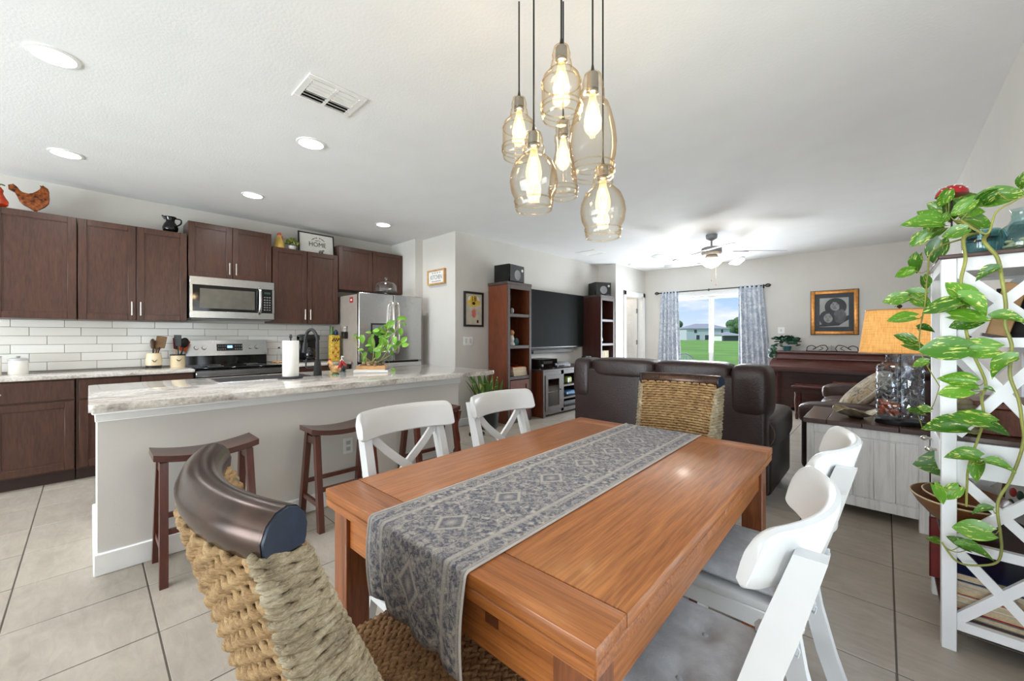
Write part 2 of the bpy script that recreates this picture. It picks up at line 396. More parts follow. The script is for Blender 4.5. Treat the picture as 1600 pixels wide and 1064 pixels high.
struct('ceiling', MB().box(XW - .1, XR + .1, YB - .1, YF + .1, CEIL, CEIL + .1), M['ceil'], 'white textured flat ceiling')
def wall(name, label, *boxes):
    b = MB()
    for q in boxes: b.box(*q)
    return struct(name, b, M['wall'], label)
wk = wall('wall_kitchen', 'greige kitchen wall behind the cabinets with tiled backsplash', (XW - .1, XW, YB, 3.26, 0, CEIL))
wall('wall_pantry', 'stepped greige wall beside the refrigerator', (XW - .1, -5.0, 3.26, 3.5, 0, CEIL), (-5.0, XT - .1, 3.39, 3.5, 0, CEIL))
wall('wall_media', 'greige wall behind the television', (XT - .1, XT, 3.39, 7.06, 0, CEIL))
DY0, DY1 = 7.47, 8.24
wall('wall_hall', 'greige wall with the white doorway', (XT - .1, -3.845, 7.06, 7.16, 0, CEIL), (-3.945, -3.845, 7.16, DY0, 0, CEIL), (-3.945, -3.845, DY1, YF, 0, CEIL), (-3.945, -3.845, DY0, DY1, 2.07, CEIL))
WX0, WX1, WZ1 = -3.32, -1.74, 2.03
wall('wall_far', 'greige far wall with window and picture', (XT - 1.6, WX0, YF, YF + .12, 0, CEIL), (WX1, XR + .1, YF, YF + .12, 0, CEIL), (WX0, WX1, YF, YF + .12, WZ1, CEIL), (WX0, WX1, YF, YF + .12, 0, .05))
wall('wall_right', 'greige right wall beside the shelf', (XR, XR + .1, YB, .5, 0, CEIL), (XR, XR + .1, 1.9, YF, 0, CEIL), (XR, XR + .1, .5, 1.9, 0, .1), (XR, XR + .1, .5, 1.9, 2.15, CEIL))
wall('wall_rear', 'greige wall behind the camera with sliding door', (XW, -4.75, YB - .1, YB, 0, CEIL), (-.05, XR, YB - .1, YB, 0, CEIL), (-4.75, -.05, YB - .1, YB, 2.22, CEIL))
wall('wall_closet', 'greige walls of the small room beyond the doorway', (XT - 1.6, XT - 1.5, 7.16, YF, 0, CEIL), (XT - 1.5, XT - .1, 7.06, 7.16, 0, CEIL))
light('closet_fill', 'POINT', (-4.7, 7.6, 2.3), 9, (1, .95, .88), shadow_soft_size=.12)  # unseen point light added so the room beyond the doorway is not dark
# grout bed and staggered subway tiles on the kitchen wall
TP, TL = .0800, .3185
tag(MB().box(XW, XW + .006, -.95, 2.30, .906, 1.383).obj('grout_bed', M['tgrout'], wk))
def stile(L): return MB().box(XW + .004, XW + .013, -L / 2 + .0018, L / 2 - .0018, -TP / 2 + .0018, TP / 2 - .0018, bev=.0015).mesh('tile', M['subway'])
stm = stile(TL)
for k in range(7):
    zc = 1.434 - k * TP
    y = -.265 - 3 * TL + (k % 3) * .1065
    z0, z1 = max(zc - TP / 2, .905), min(zc + TP / 2, 1.383)
    if z1 - z0 < .02: continue
    while y < 2.30:
        a, b_ = max(y, -.95), min(y + TL, 2.30); y += TL
        if b_ - a < .02: continue
        if b_ - a > TL - .001 and z1 - z0 > TP - .001: link('tile', stm, wk, (0, (a + b_) / 2, zc))
        else: MB().box(XW + .004, XW + .013, a + .0018, b_ - .0018, z0 + .0018, z1 - .0018, bev=.0012).obj('tile', M['subway'], wk)
# baseboards
def bb(name, label, *boxes):
    b = MB()
    for q in boxes: b.box(*q, bev=.004)
    struct(name, b, M['white'], label)
bb('baseboard_media', 'white baseboard along the media wall', (XT, XT + .014, 3.39, 7.06, 0, .1), (-4.24, -3.845, 7.046, 7.06, 0, .1))
bb('baseboard_far', 'white baseboard along the far wall', (-3.845, WX0 - .02, YF - .014, YF, 0, .1), (WX1 + .02, XR, YF - .014, YF, 0, .1))
bb('baseboard_right', 'white baseboard along the right wall', (XR - .014, XR, 1.95, YF - .02, 0, .1))
bb('baseboard_pantry', 'white baseboard beside the refrigerator', (-5.0, XT + .014, 3.376, 3.39, 0, .1))
# far sliding window
wn_ = struct('window_1', MB().box(WX0, WX1, YF + .02, YF + .08, WZ1 - .05, WZ1, bev=.004).box(WX0, WX1, YF + .02, YF + .08, .05, .1, bev=.004).box(WX0, WX0 + .05, YF + .02, YF + .08, .1, WZ1 - .05, bev=.004).box(WX1 - .05, WX1, YF + .02, YF + .08, .1, WZ1 - .05, bev=.004), M['white'], 'white framed sliding window in the far wall between patterned curtains')
box('mullion', M['white'], wn_, -2.535, -2.465, YF + .015, YF + .085, .1, WZ1 - .05, bev=.004)
for a, b_ in ((WX0 + .05, -2.535), (-2.465, WX1 - .05)): box('pane', M['pane'], wn_, a, b_, YF + .045, YF + .051, .1, WZ1 - .05)
struct('trim_1', MB().box(WX0 - .07, WX1 + .07, YF - .02, YF + .02, WZ1, WZ1 + .09, bev=.006).box(WX0 - .07, WX0, YF - .015, YF + .02, .1, WZ1, bev=.004).box(WX1, WX1 + .07, YF - .015, YF + .02, .1, WZ1, bev=.004), M['white'], 'white window casing behind the curtains')
# side and rear openings, outside the picture
for nm, lb, q in (('window_2', 'white framed sliding door in the right wall', [(XR + .02, XR + .08, .5, 1.9, .1, .16), (XR + .02, XR + .08, .5, 1.9, 2.09, 2.15), (XR + .02, XR + .08, .5, .56, .16, 2.09), (XR + .02, XR + .08, 1.84, 1.9, .16, 2.09), (XR + .02, XR + .08, 1.17, 1.23, .16, 2.09)]),
                  ('window_3', 'white framed sliding door behind the camera', [(-4.75, -.05, YB - .08, YB - .02, 2.16, 2.22), (-4.75, -4.69, YB - .08, YB - .02, 0, 2.16), (-.11, -.05, YB - .08, YB - .02, 0, 2.16), (-2.44, -2.36, YB - .08, YB - .02, 0, 2.16)])):
    b = MB()
    for k in q: b.box(*k, bev=.004)
    struct(nm, b, M['white'], lb)
# doorway with an open panel door
struct('trim_2', MB().box(-3.845, -3.825, DY0 - .09, DY0, 0, 2.16, bev=.004).box(-3.845, -3.825, DY1, DY1 + .09, 0, 2.16, bev=.004).box(-3.845, -3.825, DY0 - .09, DY1 + .09, 2.07, 2.16, bev=.004)
       .box(-3.95, -3.84, DY0 - .004, DY0 + .016, 0, 2.07).box(-3.95, -3.84, DY1 - .016, DY1 + .004, 0, 2.07).box(-3.95, -3.84, DY0, DY1, 2.055, 2.075), M['white'], 'white casing around the open doorway')
dr = struct('door_1', MB().box(-4.70, -3.955, DY1 - .055, DY1 - .02, .01, 2.045, bev=.003), M['white'], 'white raised panel door standing open in the doorway')
for a, b_ in ((-4.60, -4.37), (-4.28, -4.05)):
    for z0, z1 in ((.25, .85), (1.0, 1.55), (1.68, 1.92)):
        MB().box(a, b_, DY1 - .062, DY1 - .054, z0, z1, bev=.006).box(a + .03, b_ - .03, DY1 - .068, DY1 - .06, z0 + .03, z1 - .03, bev=.006).obj('panel', M['white'], dr)
for z in (.3, 1.1, 1.78): MB().cyl((-3.945, DY1 - .07, z - .05), (-3.945, DY1 - .07, z + .05), .014, n=10).box(-3.96, -3.93, DY1 - .07, DY1 - .055, z - .045, z + .045).obj('hinge', M['grey'], dr)

# ------------------------------------------------------------------ outdoors
gr = plain('lawn_grass', S(108, 148, 56), .9, var=.14, scale=.15, world=True)
tag(MB().box(-260, 160, -160, 380, -.8, -.55).obj('lawn', gr), 'bright green lawn beyond the window', 'lawn', kind='structure')
tag(MB().box(-8, 3, YF + .12, YF + 2.6, -.56, -.02).obj('patio', plain('patio_concrete', S(205, 203, 196), .9, world=True)), 'pale concrete patio outside the window', 'patio', kind='structure')
hw = plain('house_stucco', S(196, 200, 208), .8); hr = plain('house_roof', S(150, 150, 158), .8); hg = plain('house_window', S(60, 66, 74), .2)
def house(x, y, wd, dp, h, rise, label, wins, wallm=hw, porch=None):
    t = thing('house', label, 'house', (x, y, -.55), R(YAW), 'houses across the lawn')
    box('wall', wallm, t, -wd / 2, wd / 2, 0, dp, 0, h)
    o = .5; b = MB(); P = [b.v(p) for p in ((-wd / 2 - o, -o, h), (wd / 2 + o, -o, h), (wd / 2 + o, dp + o, h), (-wd / 2 - o, dp + o, h), (-wd / 2 + dp * .55, dp / 2, h + rise), (wd / 2 - dp * .55, dp / 2, h + rise))]
    for q in ((0, 1, 5, 4), (1, 2, 5), (2, 3, 4, 5), (3, 0, 4), (3, 2, 1, 0)): b.f([P[k] for k in q])
    b.obj('roof', hr, t, 10)
    for (a, c, z0, z1) in wins:
        wf = box('window', M['white'], t, a - .08, c + .08, -.06, 0, z0 - .08, z1 + .08); box('pane', hg, wf, a, c, -.09, -.05, z0, z1)
    if porch: a, c, z1 = porch; p = box('porch_screen', hg, t, a, c, -1.2, 0, 0, z1); box('porch_roof', M['white'], t, a - .3, c + .3, -1.6, 0, z1, z1 + .25)
house(-60, 197, 20, 12, 5.4, 2.4, 'two storey grey house behind the left window pane', [(-6.5, -5.2, 3.4, 4.9), (6.0, 7.0, 3.4, 5.0), (-5.5, -4.0, .3, 2.4), (-1.5, 1.0, .1, 2.4)])
house(-43.5, 170, 7, 6, 2.4, 1.1, 'low white house with dark screened porch right of the two storey one', [(-3, -2, .8, 2)], M['white'], (-3.4, 3.4, 2.1))
house(-68, 176, 6, 6, 2.4, .9, 'small white bungalow left of the two storey house', [(-1, .4, 1, 2)], M['white'])
lf = plain('tree_foliage', S(74, 104, 66), .9, var=.3, scale=2, world=True)
for x, y, r, lb in ((-77, 205, 4.2, 'round green tree left of the far houses'), (-56, 230, 5.0, 'round green tree behind the low white house')):
    t = thing('tree', lb, 'tree', (x, y, -.55), 0, 'trees across the lawn')
    MB().cyl((0, 0, 0), (0, 0, r * .8), .25).obj('trunk', M['stemb'], t)
    b = MB()
    for k in range(9): b.ell((rnd.uniform(-r, r) * .6, rnd.uniform(-r, r) * .6, r * 1.2 + rnd.uniform(-.5, .7) * r), (r * .6, r * .6, r * .5), 10, 7)
    b.obj('crown', lf, t)
# garden chair with rounded woven back and red-leaved plant on the patio
t = thing('patio_chair', 'round backed woven patio chair outside the window', 'chair', (-3.62, 10.1, -.02), R(10)); t.scale = (.85, .85, .85)
MB().tube([(.3 * math.cos(a), 0, .55 + .42 * math.sin(a)) for a in [R(-20 + 11 * k) for k in range(21)]], .018, 8).obj('back_frame', M['grey'], t)
for k in range(-4, 5): MB().tube([(k * .06, 0, .45), (k * .05, -.02, .7), (k * .045, 0, .55 + .42 * math.sqrt(max(0, 1 - (k * .045 / .3) ** 2)))], .008, 6).obj('back_slat', M['lgrey'], t)
MB().lathe([(.3, .42), (.32, .44), (.3, .46)], 20, (0, -.28, 0)).obj('seat', M['lgrey'], t)
for x, y in ((-.22, 0), (.22, 0), (-.22, -.5), (.22, -.5)): MB().cyl((x, y, 0), (x, y, .45), .015, n=8).obj('leg', M['grey'], t)
t = thing('garden_plant', 'spiky red and green plant outside the right window pane', 'plant', (-2.12, 9.4, -.02))
MB().lathe([(.12, 0), (.17, .3), (.16, .32)], 16).obj('pot', M['pot'], t)
for k in range(13):
    a = k * 2.4; r = .05 + .02 * k; MB().tube([(0, 0, .3), (r * .6 * math.cos(a), r * .6 * math.sin(a), .55), (r * 1.4 * math.cos(a), r * 1.4 * math.sin(a), .70 + .05 * (k % 4))], [.012, .02, .002], 5, flat=.3).obj('leaf', M['red'] if k % 3 else M['leaf2'], t)

# ------------------------------------------------------------------ kitchen
XF = -5.335          # face of the upper cabinets
XB = -5.0            # face of the base cabinets
CT = .905            # worktop height
def panel_door(name, parent, x, y0, y1, z0, z1, handle=None, flat=False):
    """recessed panel door in the plane X = x, facing +X"""
    b = MB(); fr = .055; t = .02
    if flat: b.box(x, x + t, y0, y1, z0, z1, bev=.002)
    else:
        b.box(x, x + t, y0, y0 + fr, z0, z1, bev=.002).box(x, x + t, y1 - fr, y1, z0, z1, bev=.002)
        b.box(x, x + t, y0 + fr, y1 - fr, z1 - fr, z1, bev=.002).box(x, x + t, y0 + fr, y1 - fr, z0, z0 + fr, bev=.002)
        b.box(x, x + t - .009, y0 + fr - .001, y1 - fr + .001, z0 + fr - .001, z1 - fr + .001)
        b.box(x, x + t - .004, y0 + fr, y0 + fr + .006, z0 + fr, z1 - fr).box(x, x + t - .004, y1 - fr - .006, y1 - fr, z0 + fr, z1 - fr)
        b.box(x, x + t - .004, y0 + fr, y1 - fr, z0 + fr, z0 + fr + .006).box(x, x + t - .004, y0 + fr, y1 - fr, z1 - fr - .006, z1 - fr)
    d = b.obj(name, M['cab'], parent)
    if handle:
        hy, hz, vert = handle; h = MB()
        if vert:
            h.cyl((x + .045, hy, hz), (x + .045, hy, hz + .13), .006, n=10)
            for z in (hz + .02, hz + .11): h.cyl((x + .015, hy, z), (x + .045, hy, z), .0045, n=8)
        else:
            h.cyl((x + .045, hy - .065, hz), (x + .045, hy + .065, hz), .006, n=10)
            for y in (hy - .045, hy + .045): h.cyl((x + .015, y, hz), (x + .045, y, hz), .0045, n=8)
        h.obj('handle', M['nickel'], d)
    return d
def upper(label, y0, y1, z0, z1, doors, xf=XF):
    t = thing('upper_cabinet', label, 'cabinet', (0, 0, 0), 0, 'wall hung kitchen cabinets')
    box('body', M['cab'], t, XW + .002, xf - .021, y0, y1, z0, z1, bev=.002)
    for a, b_, side in doors:
        hy = None if side is None else (b_ - .03 if side > 0 else a + .03)
        panel_door('door', t, xf - .02, a + .002, b_ - .002, z0 + .003, z1 - .003, None if hy is None else (hy, z0 + .05, True))
    return t
upper('tall wall cabinet at the far left above the white canisters', -.555, -.075, 1.385, 2.307, [(-.555, -.075, -1)])
upper('two door wall cabinet under the dark pitcher', -.07, .705, 1.385, 2.307, [(-.07, .315, 1), (.318, .705, -1)])
upper('short raised two door cabinet above the microwave', .714, 1.492, 1.865, 2.452, [(.714, 1.102, 1), (1.104, 1.492, -1)])
upper('two door wall cabinet under the framed HOME sign', 1.503, 2.283, 1.39, 2.31, [(1.503, 1.893, 1), (1.896, 2.283, -1)])
upper('short raised two door cabinet above the refrigerator', 2.292, 3.255, 1.86, 2.453, [(2.292, 2.773, None), (2.776, 3.255, None)])
def base(label, y0, y1, fronts):
    t = thing('base_cabinet', label, 'cabinet', (0, 0, 0), 0, 'base kitchen cabinets')
    box('body', M['cab'], t, XW + .002, XB - .021, y0, y1, .1, .874)
    box('toe_kick', M['cabin'], t, XW + .1, XB - .07, y0, y1, 0, .1)
    for kind, a, b_, z0, z1, h in fronts: panel_door(kind, t, XB - .02, a + .003, b_ - .003, z0, z1, h, kind == 'drawer')
base('dark base cabinet at the far left with a wide drawer above one door', -.985, -.082, [('drawer', -.985, -.535, .70, .862, (-.76, .78, False)), ('drawer', -.532, -.082, .70, .862, (-.53, .775, False)), ('door', -.985, -.535, .115, .685, None), ('door', -.532, -.082, .115, .685, None)])
base('dark base cabinet left of the stove, partly behind the island', -.075, .715, [('drawer', -.06, .325, .70, .862, (.13, .78, False)), ('drawer', .328, .71, .70, .862, (.52, .78, False)), ('door', -.06, .325, .115, .685, None), ('door', .328, .71, .115, .685, None)])
base('dark base cabinet between the stove and the refrigerator', 1.51, 2.29, [('drawer', 1.52, 1.9, .70, .862, (1.71, .78, False)), ('drawer', 1.903, 2.28, .70, .862, (2.09, .78, False)), ('door', 1.52, 1.9, .115, .685, None), ('door', 1.903, 2.28, .115, .685, None)])
for a, b_, lb in ((-.985, .717, 'long granite worktop under the canisters and utensil crocks'), (1.508, 2.295, 'short granite worktop right of the stove')):
    tag(MB().box(XW + .014, XB + .03, a, b_, .875, CT, bev=.005, seg=2).obj('worktop', M['granite']), lb, 'worktop', 'granite worktops')

# stove
SY0, SY1 = .722, 1.503
t = thing('stove', 'stainless steel electric range with black glass cooktop', 'stove')
box('body', M['black'], t, XW + .02, XB - .01, SY0, SY1, .02, .885)
box('cooktop', M['blackg'], t, XW + .08, XB + .02, SY0, SY1, .885, CT + .008, bev=.006)
box('front_rail', M['steel'], t, XB - .01, XB + .012, SY0 + .005, SY1 - .005, .82, .884, bev=.006)
d = box('oven_door', M['steel'], t, XB - .01, XB + .02, SY0 + .005, SY1 - .005, .24, .81, bev=.006)
box('oven_glass', M['blackg'], d, XB + .018, XB + .023, SY0 + .12, SY1 - .12, .36, .64)
MB().cyl((XB + .07, SY0 + .05, .76), (XB + .07, SY1 - .05, .76), .012).box(XB + .01, XB + .07, SY0 + .07, SY0 + .09, .75, .77).box(XB + .01, XB + .07, SY1 - .09, SY1 - .07, .75, .77).obj('handle', M['steel'], d)
box('storage_drawer', M['steel'], t, XB - .01, XB + .018, SY0 + .005, SY1 - .005, .05, .23, bev=.006)
bgd = MB().prism([(XW + .016, CT), (XW + .09, CT), (XW + .085, 1.02), (XW + .016, 1.02)], SY0, SY1, 'y').obj('lower_backguard', M['blackg'], t)
bg_ = MB().prism([(XW + .016, 1.02), (XW + .105, 1.012), (XW + .07, 1.185), (XW + .016, 1.19)], SY0, SY1, 'y', bev=.003).obj('backguard', M['steel'], t)
nrm = Vector((.173, 0, .035)).normalized()
def bgp(y, s, o=0): p = Vector((XW + .105, y, 1.012)) + Vector((-.035, 0, .173)) * s + nrm * o; return p
for y in (.815, .885, 1.33, 1.40):
    k = MB().cyl(bgp(y, .52, .001), bgp(y, .52, .022), .024, .019, 20).obj('knob', M['steel'], bg_)
P = [bgp(1.0, .3, .002), bgp(1.25, .3, .002), bgp(1.25, .75, .002), bgp(1.0, .75, .002)]
MB().quad(*P).obj('display_panel', M['blackg'], bg_)
MB().quad(bgp(1.10, .48, .003), bgp(1.15, .48, .003), bgp(1.15, .64, .003), bgp(1.10, .64, .003)).obj('clock_digits', emit('blue_digits', (.2, .5, 1, 1), 1.5), bg_)
for i in range(4):
    for s_ in (.42, .62):
        for y in (1.015 + .02 * i, 1.175 + .02 * i): MB().quad(bgp(y, s_ - .05, .003), bgp(y + .009, s_ - .05, .003), bgp(y + .009, s_ + .02, .003), bgp(y, s_ + .02, .003)).obj('button', M['grey'], bg_)
for x, y, r in ((-5.42, .92, .09), (-5.42, 1.3, .07), (-5.17, .92, .07), (-5.17, 1.3, .1)):
    MB().lathe([(r, 0), (r, .0008), (r - .004, .0008), (r - .004, 0)], 32, (x, y, CT + .008), cap=False).obj('burner_ring', M['grey'], t)

# over-the-range microwave
t = thing('microwave', 'stainless over the range microwave with black glass door', 'microwave')
mx_ = -5.26
box('body', M['black'], t, XW + .01, mx_ - .02, .714, 1.498, 1.42, 1.86)
box('bottom_grille', M['grey'], t, XW + .05, mx_ - .03, .74, 1.47, 1.412, 1.42)
fr = MB().box(mx_ - .02, mx_, .714, 1.498, 1.425, 1.50, bev=.003).box(mx_ - .02, mx_, .714, 1.498, 1.775, 1.862, bev=.003).box(mx_ - .02, mx_, .714, .738, 1.50, 1.775).box(mx_ - .02, mx_, 1.478, 1.498, 1.50, 1.775).obj('front_frame', M['steel'], t)
d = box('door', M['blackg'], t, mx_ - .02, mx_ - .003, .738, 1.365, 1.50, 1.775)
box('window', plain('microwave_window', S(92, 88, 80), .2), d, mx_ - .004, mx_ - .002, .80, 1.30, 1.53, 1.74)
MB().tube(spline([(mx_ - .003, 1.345, 1.49), (mx_ + .035, 1.345, 1.53), (mx_ + .045, 1.345, 1.64), (mx_ + .035, 1.345, 1.75), (mx_ - .003, 1.345, 1.785)], 5), .016, 10).obj('handle', M['steel'], d)
c = box('control_panel', M['blackg'], t, mx_ - .02, mx_ - .002, 1.375, 1.478, 1.50, 1.775)
box('display', plain('clock_display', S(50, 70, 66), .2), c, mx_ - .003, mx_ - .001, 1.395, 1.46, 1.72, 1.745)
for i in range(3):
    for j in range(6): box('button', M['grey'], c, mx_ - .003, mx_ - .001, 1.392 + i * .026, 1.408 + i * .026, 1.53 + j * .029, 1.543 + j * .029)

# refrigerator
FY0, FY1, FX, FZ = 2.312, 3.235, -4.80, 1.785
t = thing('refrigerator', 'stainless french door refrigerator with ice dispenser', 'refrigerator')
box('cabinet', M['fridge_side'], t, XW + .02, FX - .075, FY0 + .008, FY1 - .008, .03, FZ - .02, bev=.004)
box('gasket', M['blackm'], t, FX - .076, FX - .058, FY0 + .015, FY1 - .015, .05, FZ - .03)
ym = 2.797
for a, b_, nm in ((FY0, ym - .003, 'l'), (ym + .003, FY1, 'r')):
    d = box('door', M['steel'], t, FX - .06, FX, a, b_, .90, FZ, bev=.012, seg=3)
    hy = b_ - .035 if nm == 'l' else a + .035
    MB().tube(spline([(FX, hy, 1.0), (FX + .05, hy, 1.05), (FX + .065, hy, 1.32), (FX + .05, hy, 1.62), (FX, hy, 1.68)], 6), .014, 10, flat=1.4).obj('handle', M['nickel'], d)
    if nm == 'l':
        ds = box('dispenser', M['blackm'], d, FX - .001, FX + .006, 2.47, 2.70, 1.10, 1.40, bev=.003)
        box('dispenser_recess', M['blackg'], ds, FX + .005, FX + .008, 2.49, 2.68, 1.11, 1.27); box('dispenser_display', M['grey'], ds, FX + .005, FX + .008, 2.49, 2.68, 1.29, 1.38)
    else: box('badge', M['nickel'], d, FX, FX + .002, 3.07, 3.12, 1.70, 1.708)
d = box('freezer_drawer', M['steel'], t, FX - .06, FX, FY0, FY1, .46, .88, bev=.012, seg=3)
MB().cyl((FX + .06, FY0 + .08, .82), (FX + .06, FY1 - .08, .82), .013).box(FX - .01, FX + .06, FY0 + .1, FY0 + .12, .81, .83).box(FX - .01, FX + .06, FY1 - .12, FY1 - .1, .81, .83).obj('handle', M['nickel'], d)
box('lower_drawer', M['steel'], t, FX - .06, FX, FY0, FY1, .06, .445, bev=.012, seg=3)
mg = thing('fridge_magnet', 'small red magnet stuck on the upper side of the refrigerator', 'magnet', (-5.02, FY0 + .008, 1.70))
MB().box(-.045, .045, -.004, 0, -.035, .035, bev=.002).obj('plate', M['red'], mg); MB().box(-.02, .02, -.006, -.004, -.012, .012).obj('print', M['paper'], mg)
# glass cake dome on the refrigerator
t = thing('cake_dome', 'clear glass cake stand with domed lid on the refrigerator', 'cake stand', (-4.98, 2.78, FZ))
MB().lathe([(.07, 0), (.06, .01), (.02, .025), (.02, .04), (.05, .05)], 28).obj('stand', M['dome'], t)
MB().lathe([(.15, .05), (.15, .06), (.001, .062)], 32).obj('plate', M['dome'], t)
d = MB().lathe([(.14, .062), (.142, .1), (.138, .14), (.11, .175), (.06, .195), (.015, .2)], 32, cap=False).obj('dome', M['dome'], t)
MB().lathe([(.012, .2), (.012, .21), (.024, .225), (.026, .24), (.015, .255), (0, .258)], 16).obj('knob', M['dome'], d)

# ------------------------------------------------------------------ island
IX, IY0, IY1, IT = -2.95, .03, 2.40, .90
t = thing('kitchen_island', 'long greige kitchen island with granite top and white base trim', 'island')
box('body', M['wall'], t, -3.84, IX, IY0, IY1, 0, .80)
box('cabinet_back', M['cab'], t, -3.86, -3.84, IY0, IY1, .1, .85)
MB().box(-3.85, IX + .018, IY0 - .016, IY1 + .016, 0, .115, bev=.006).obj('baseboard', M['white'], t)
MB().box(-3.84, IX + .012, IY0 - .01, IY1 + .012, .79, .855, bev=.003).box(-3.84, IX + .03, IY0 - .022, IY1 + .03, .83, .862, bev=.006).obj('cornice', M['white'], t)
b = MB(); X0, X1, Y0, Y1 = -3.92, -2.76, -.003, 2.70
def rcorner(cx, cy, r, a0): return [(cx + r * math.cos(R(a0 + 15 * k)), cy + r * math.sin(R(a0 + 15 * k))) for k in range(7)]
b.prism(rcorner(X1 - .03, Y1 - .03, .03, 0) + rcorner(X0 + .03, Y1 - .03, .03, 90) + rcorner(X0 + .03, Y0 + .03, .03, 180) + rcorner(X1 - .03, Y0 + .03, .03, 270), .862, IT, 'z', bev=.004)
b.obj('granite_top', M['granite'], t)
o = MB().box(IX, IX + .005, 1.30, 1.372, .35, .465, bev=.002).obj('outlet_plate', M['white'], t)
for z in (.385, .43): MB().box(IX + .005, IX + .007, 1.32, 1.352, z - .014, z + .014, bev=.0008).obj('socket', M['lgrey'], o)
# sink basin seen as a dark rim
MB().box(-3.82, -3.44, .62, 1.28, IT - .001, IT + .002, bev=.001).obj('sink_rim', M['steel'], t)
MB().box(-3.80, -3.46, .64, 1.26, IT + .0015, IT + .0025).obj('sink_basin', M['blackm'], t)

# saddle stools
def stool(label, y, x=-2.742, scroll=False):
    t = thing('bar_stool', label, 'stool', (x, y, 0), 0, 'saddle stools along the island')
    b = MB()
    def top(u, v, dz): yy = (u - .5) * .455; return ((v - .5) * .215, yy, .582 + .030 * (2 * abs(u - .5)) ** 2 + dz)
    n = 14
    A = [[b.v(top(i / n, j / 4, .028)) for j in range(5)] for i in range(n + 1)]; B = [[b.v(top(i / n, j / 4, -.004)) for j in range(5)] for i in range(n + 1)]
    for i in range(n):
        for j in range(4): b.f([A[i][j], A[i][j + 1], A[i + 1][j + 1], A[i + 1][j]]); b.f([B[i][j], B[i + 1][j], B[i + 1][j + 1], B[i][j + 1]])
    for i in range(n):
        for j in (0, 4): b.f([A[i][j], A[i + 1][j], B[i + 1][j], B[i][j]])
    for i in (0, n):
        for j in range(4): b.f([A[i][j], B[i][j], B[i][j + 1], A[i][j + 1]])
    b.obj('seat', M['stool_top'], t, 30)
    for sy in (-1, 1):
        for sx in (-1, 1):
            lb = MB(); w_ = .017
            top_ = Vector((sx * .07, sy * .185, .59)); bot = Vector((sx * .165, sy * .195, 0))
            for (c, z) in ((bot, 0), (top_, 1)): pass
            vs = []
            for c in (bot, top_):
                vs.append([lb.v((c.x + dx * .021, c.y + dy * .017, c.z)) for dx, dy in ((-1, -1), (1, -1), (1, 1), (-1, 1))])
            for k in range(4): lb.f([vs[0][k], vs[0][(k + 1) % 4], vs[1][(k + 1) % 4], vs[1][k]])
            lb.f(vs[0][::-1]); lb.f(vs[1]); lb.obj('leg', M['stool'], t)
        zz = .16; k = .165 - (.095) * zz / .59
        MB().box(-k, k, sy * .192 - .010, sy * .192 + .010, zz - .016, zz + .016, bev=.002).obj('stretcher', M['stool'], t)
        MB().box(-.09, .09, sy * .186 - .012, sy * .186 + .012, .53, .58, bev=.002).obj('end_rail', M['stool'], t)
    for sx in (-1, 1):
        zz = .25; k = .165 - (.095) * zz / .59
        MB().box(sx * k - .010, sx * k + .010, -.19, .19, zz - .014, zz + .014, bev=.002).obj('rail', M['stool'], t)
    if scroll:
        pr = [(.10, .60), (.085, .54), (.06, .50), (.055, .45), (.075, .40), (.085, .35), (.075, .29), (.05, .25), (.06, .2), (.09, .17)]
        MB().prism([(x_ + .03, z) for x_, z in pr] + [(x_ - .012, z) for x_, z in pr[::-1]], .205, .222, 'y').obj('scroll_end', M['stool'], t)
stool('dark saddle stool at the left end of the island', .445)
stool('dark saddle stool in front of the island outlet', 1.19)
stool('dark saddle stool at the right end of the island, behind the white chair', 1.935, scroll=True)

# ------------------------------------------------------------------ things on the worktops and island
def lathe_thing(name, label, cat, loc, prof, mat, n=28, group=None, cap=True):
    o = MB().lathe(prof, n, cap=cap).obj(name, mat); o.location = loc; return tag(o, label, cat, group)
for y, r, h, lb in ((-.565, .062, .145, 'larger white ceramic canister at the far left of the worktop'), (-.415, .058, .12, 'smaller white ceramic canister with grey lid beside the larger one')):
    t = thing('canister', lb, 'canister', (-5.42, y, CT), 0, 'white ceramic canisters')
    MB().lathe([(r * .95, 0), (r, .006), (r, h - .008), (r * .97, h)], 32).obj('body', M['ceramic'], t)
    l = MB().lathe([(r * .9, h), (r * 1.03, h + .002), (r * 1.03, h + .012), (r * .6, h + .02), (0, h + .022)], 32).obj('lid', M['lgrey'], t)
    MB().lathe([(.008, h + .02), (.014, h + .034), (0, h + .038)], 14).obj('knob', M['nickel'], l)
def utensil(kind, name, label, base, ang, lean, L, mat, k):
    t = thing(name, label, 'utensil', base, 0, 'kitchen utensils in the crocks', rot=(lean * math.cos(ang), lean * math.sin(ang), ang + .4))
    MB().cyl((0, 0, 0), (0, 0, L), .006, .005, 8).obj('handle', M['tan'] if k % 3 == 0 else M['blackm'], t)
    b = MB()
    if kind == 'spoon': b.ell((0, 0, L + .04), (.042, .016, .055), 14, 9)
    elif kind == 'spatula': b.box(-.042, .042, -.004, .004, L - .01, L + .11, bev=.004)
    elif kind == 'whisk':
        for q in range(5): a = q * math.pi / 5; b.tube([(.03 * math.cos(a) * math.sin(s_ / 12 * math.pi * 2 - math.pi) , .03 * math.sin(a) * math.sin(s_ / 12 * math.pi * 2 - math.pi), L + .05 - .055 * math.cos(s_ / 12 * math.pi * 2 - math.pi)) for s_ in range(13)], .0016, 5)
    else: b.cyl((0, 0, L), (0, 0, L + .07), .014, .022, 12)
    b.obj('head', mat, t)
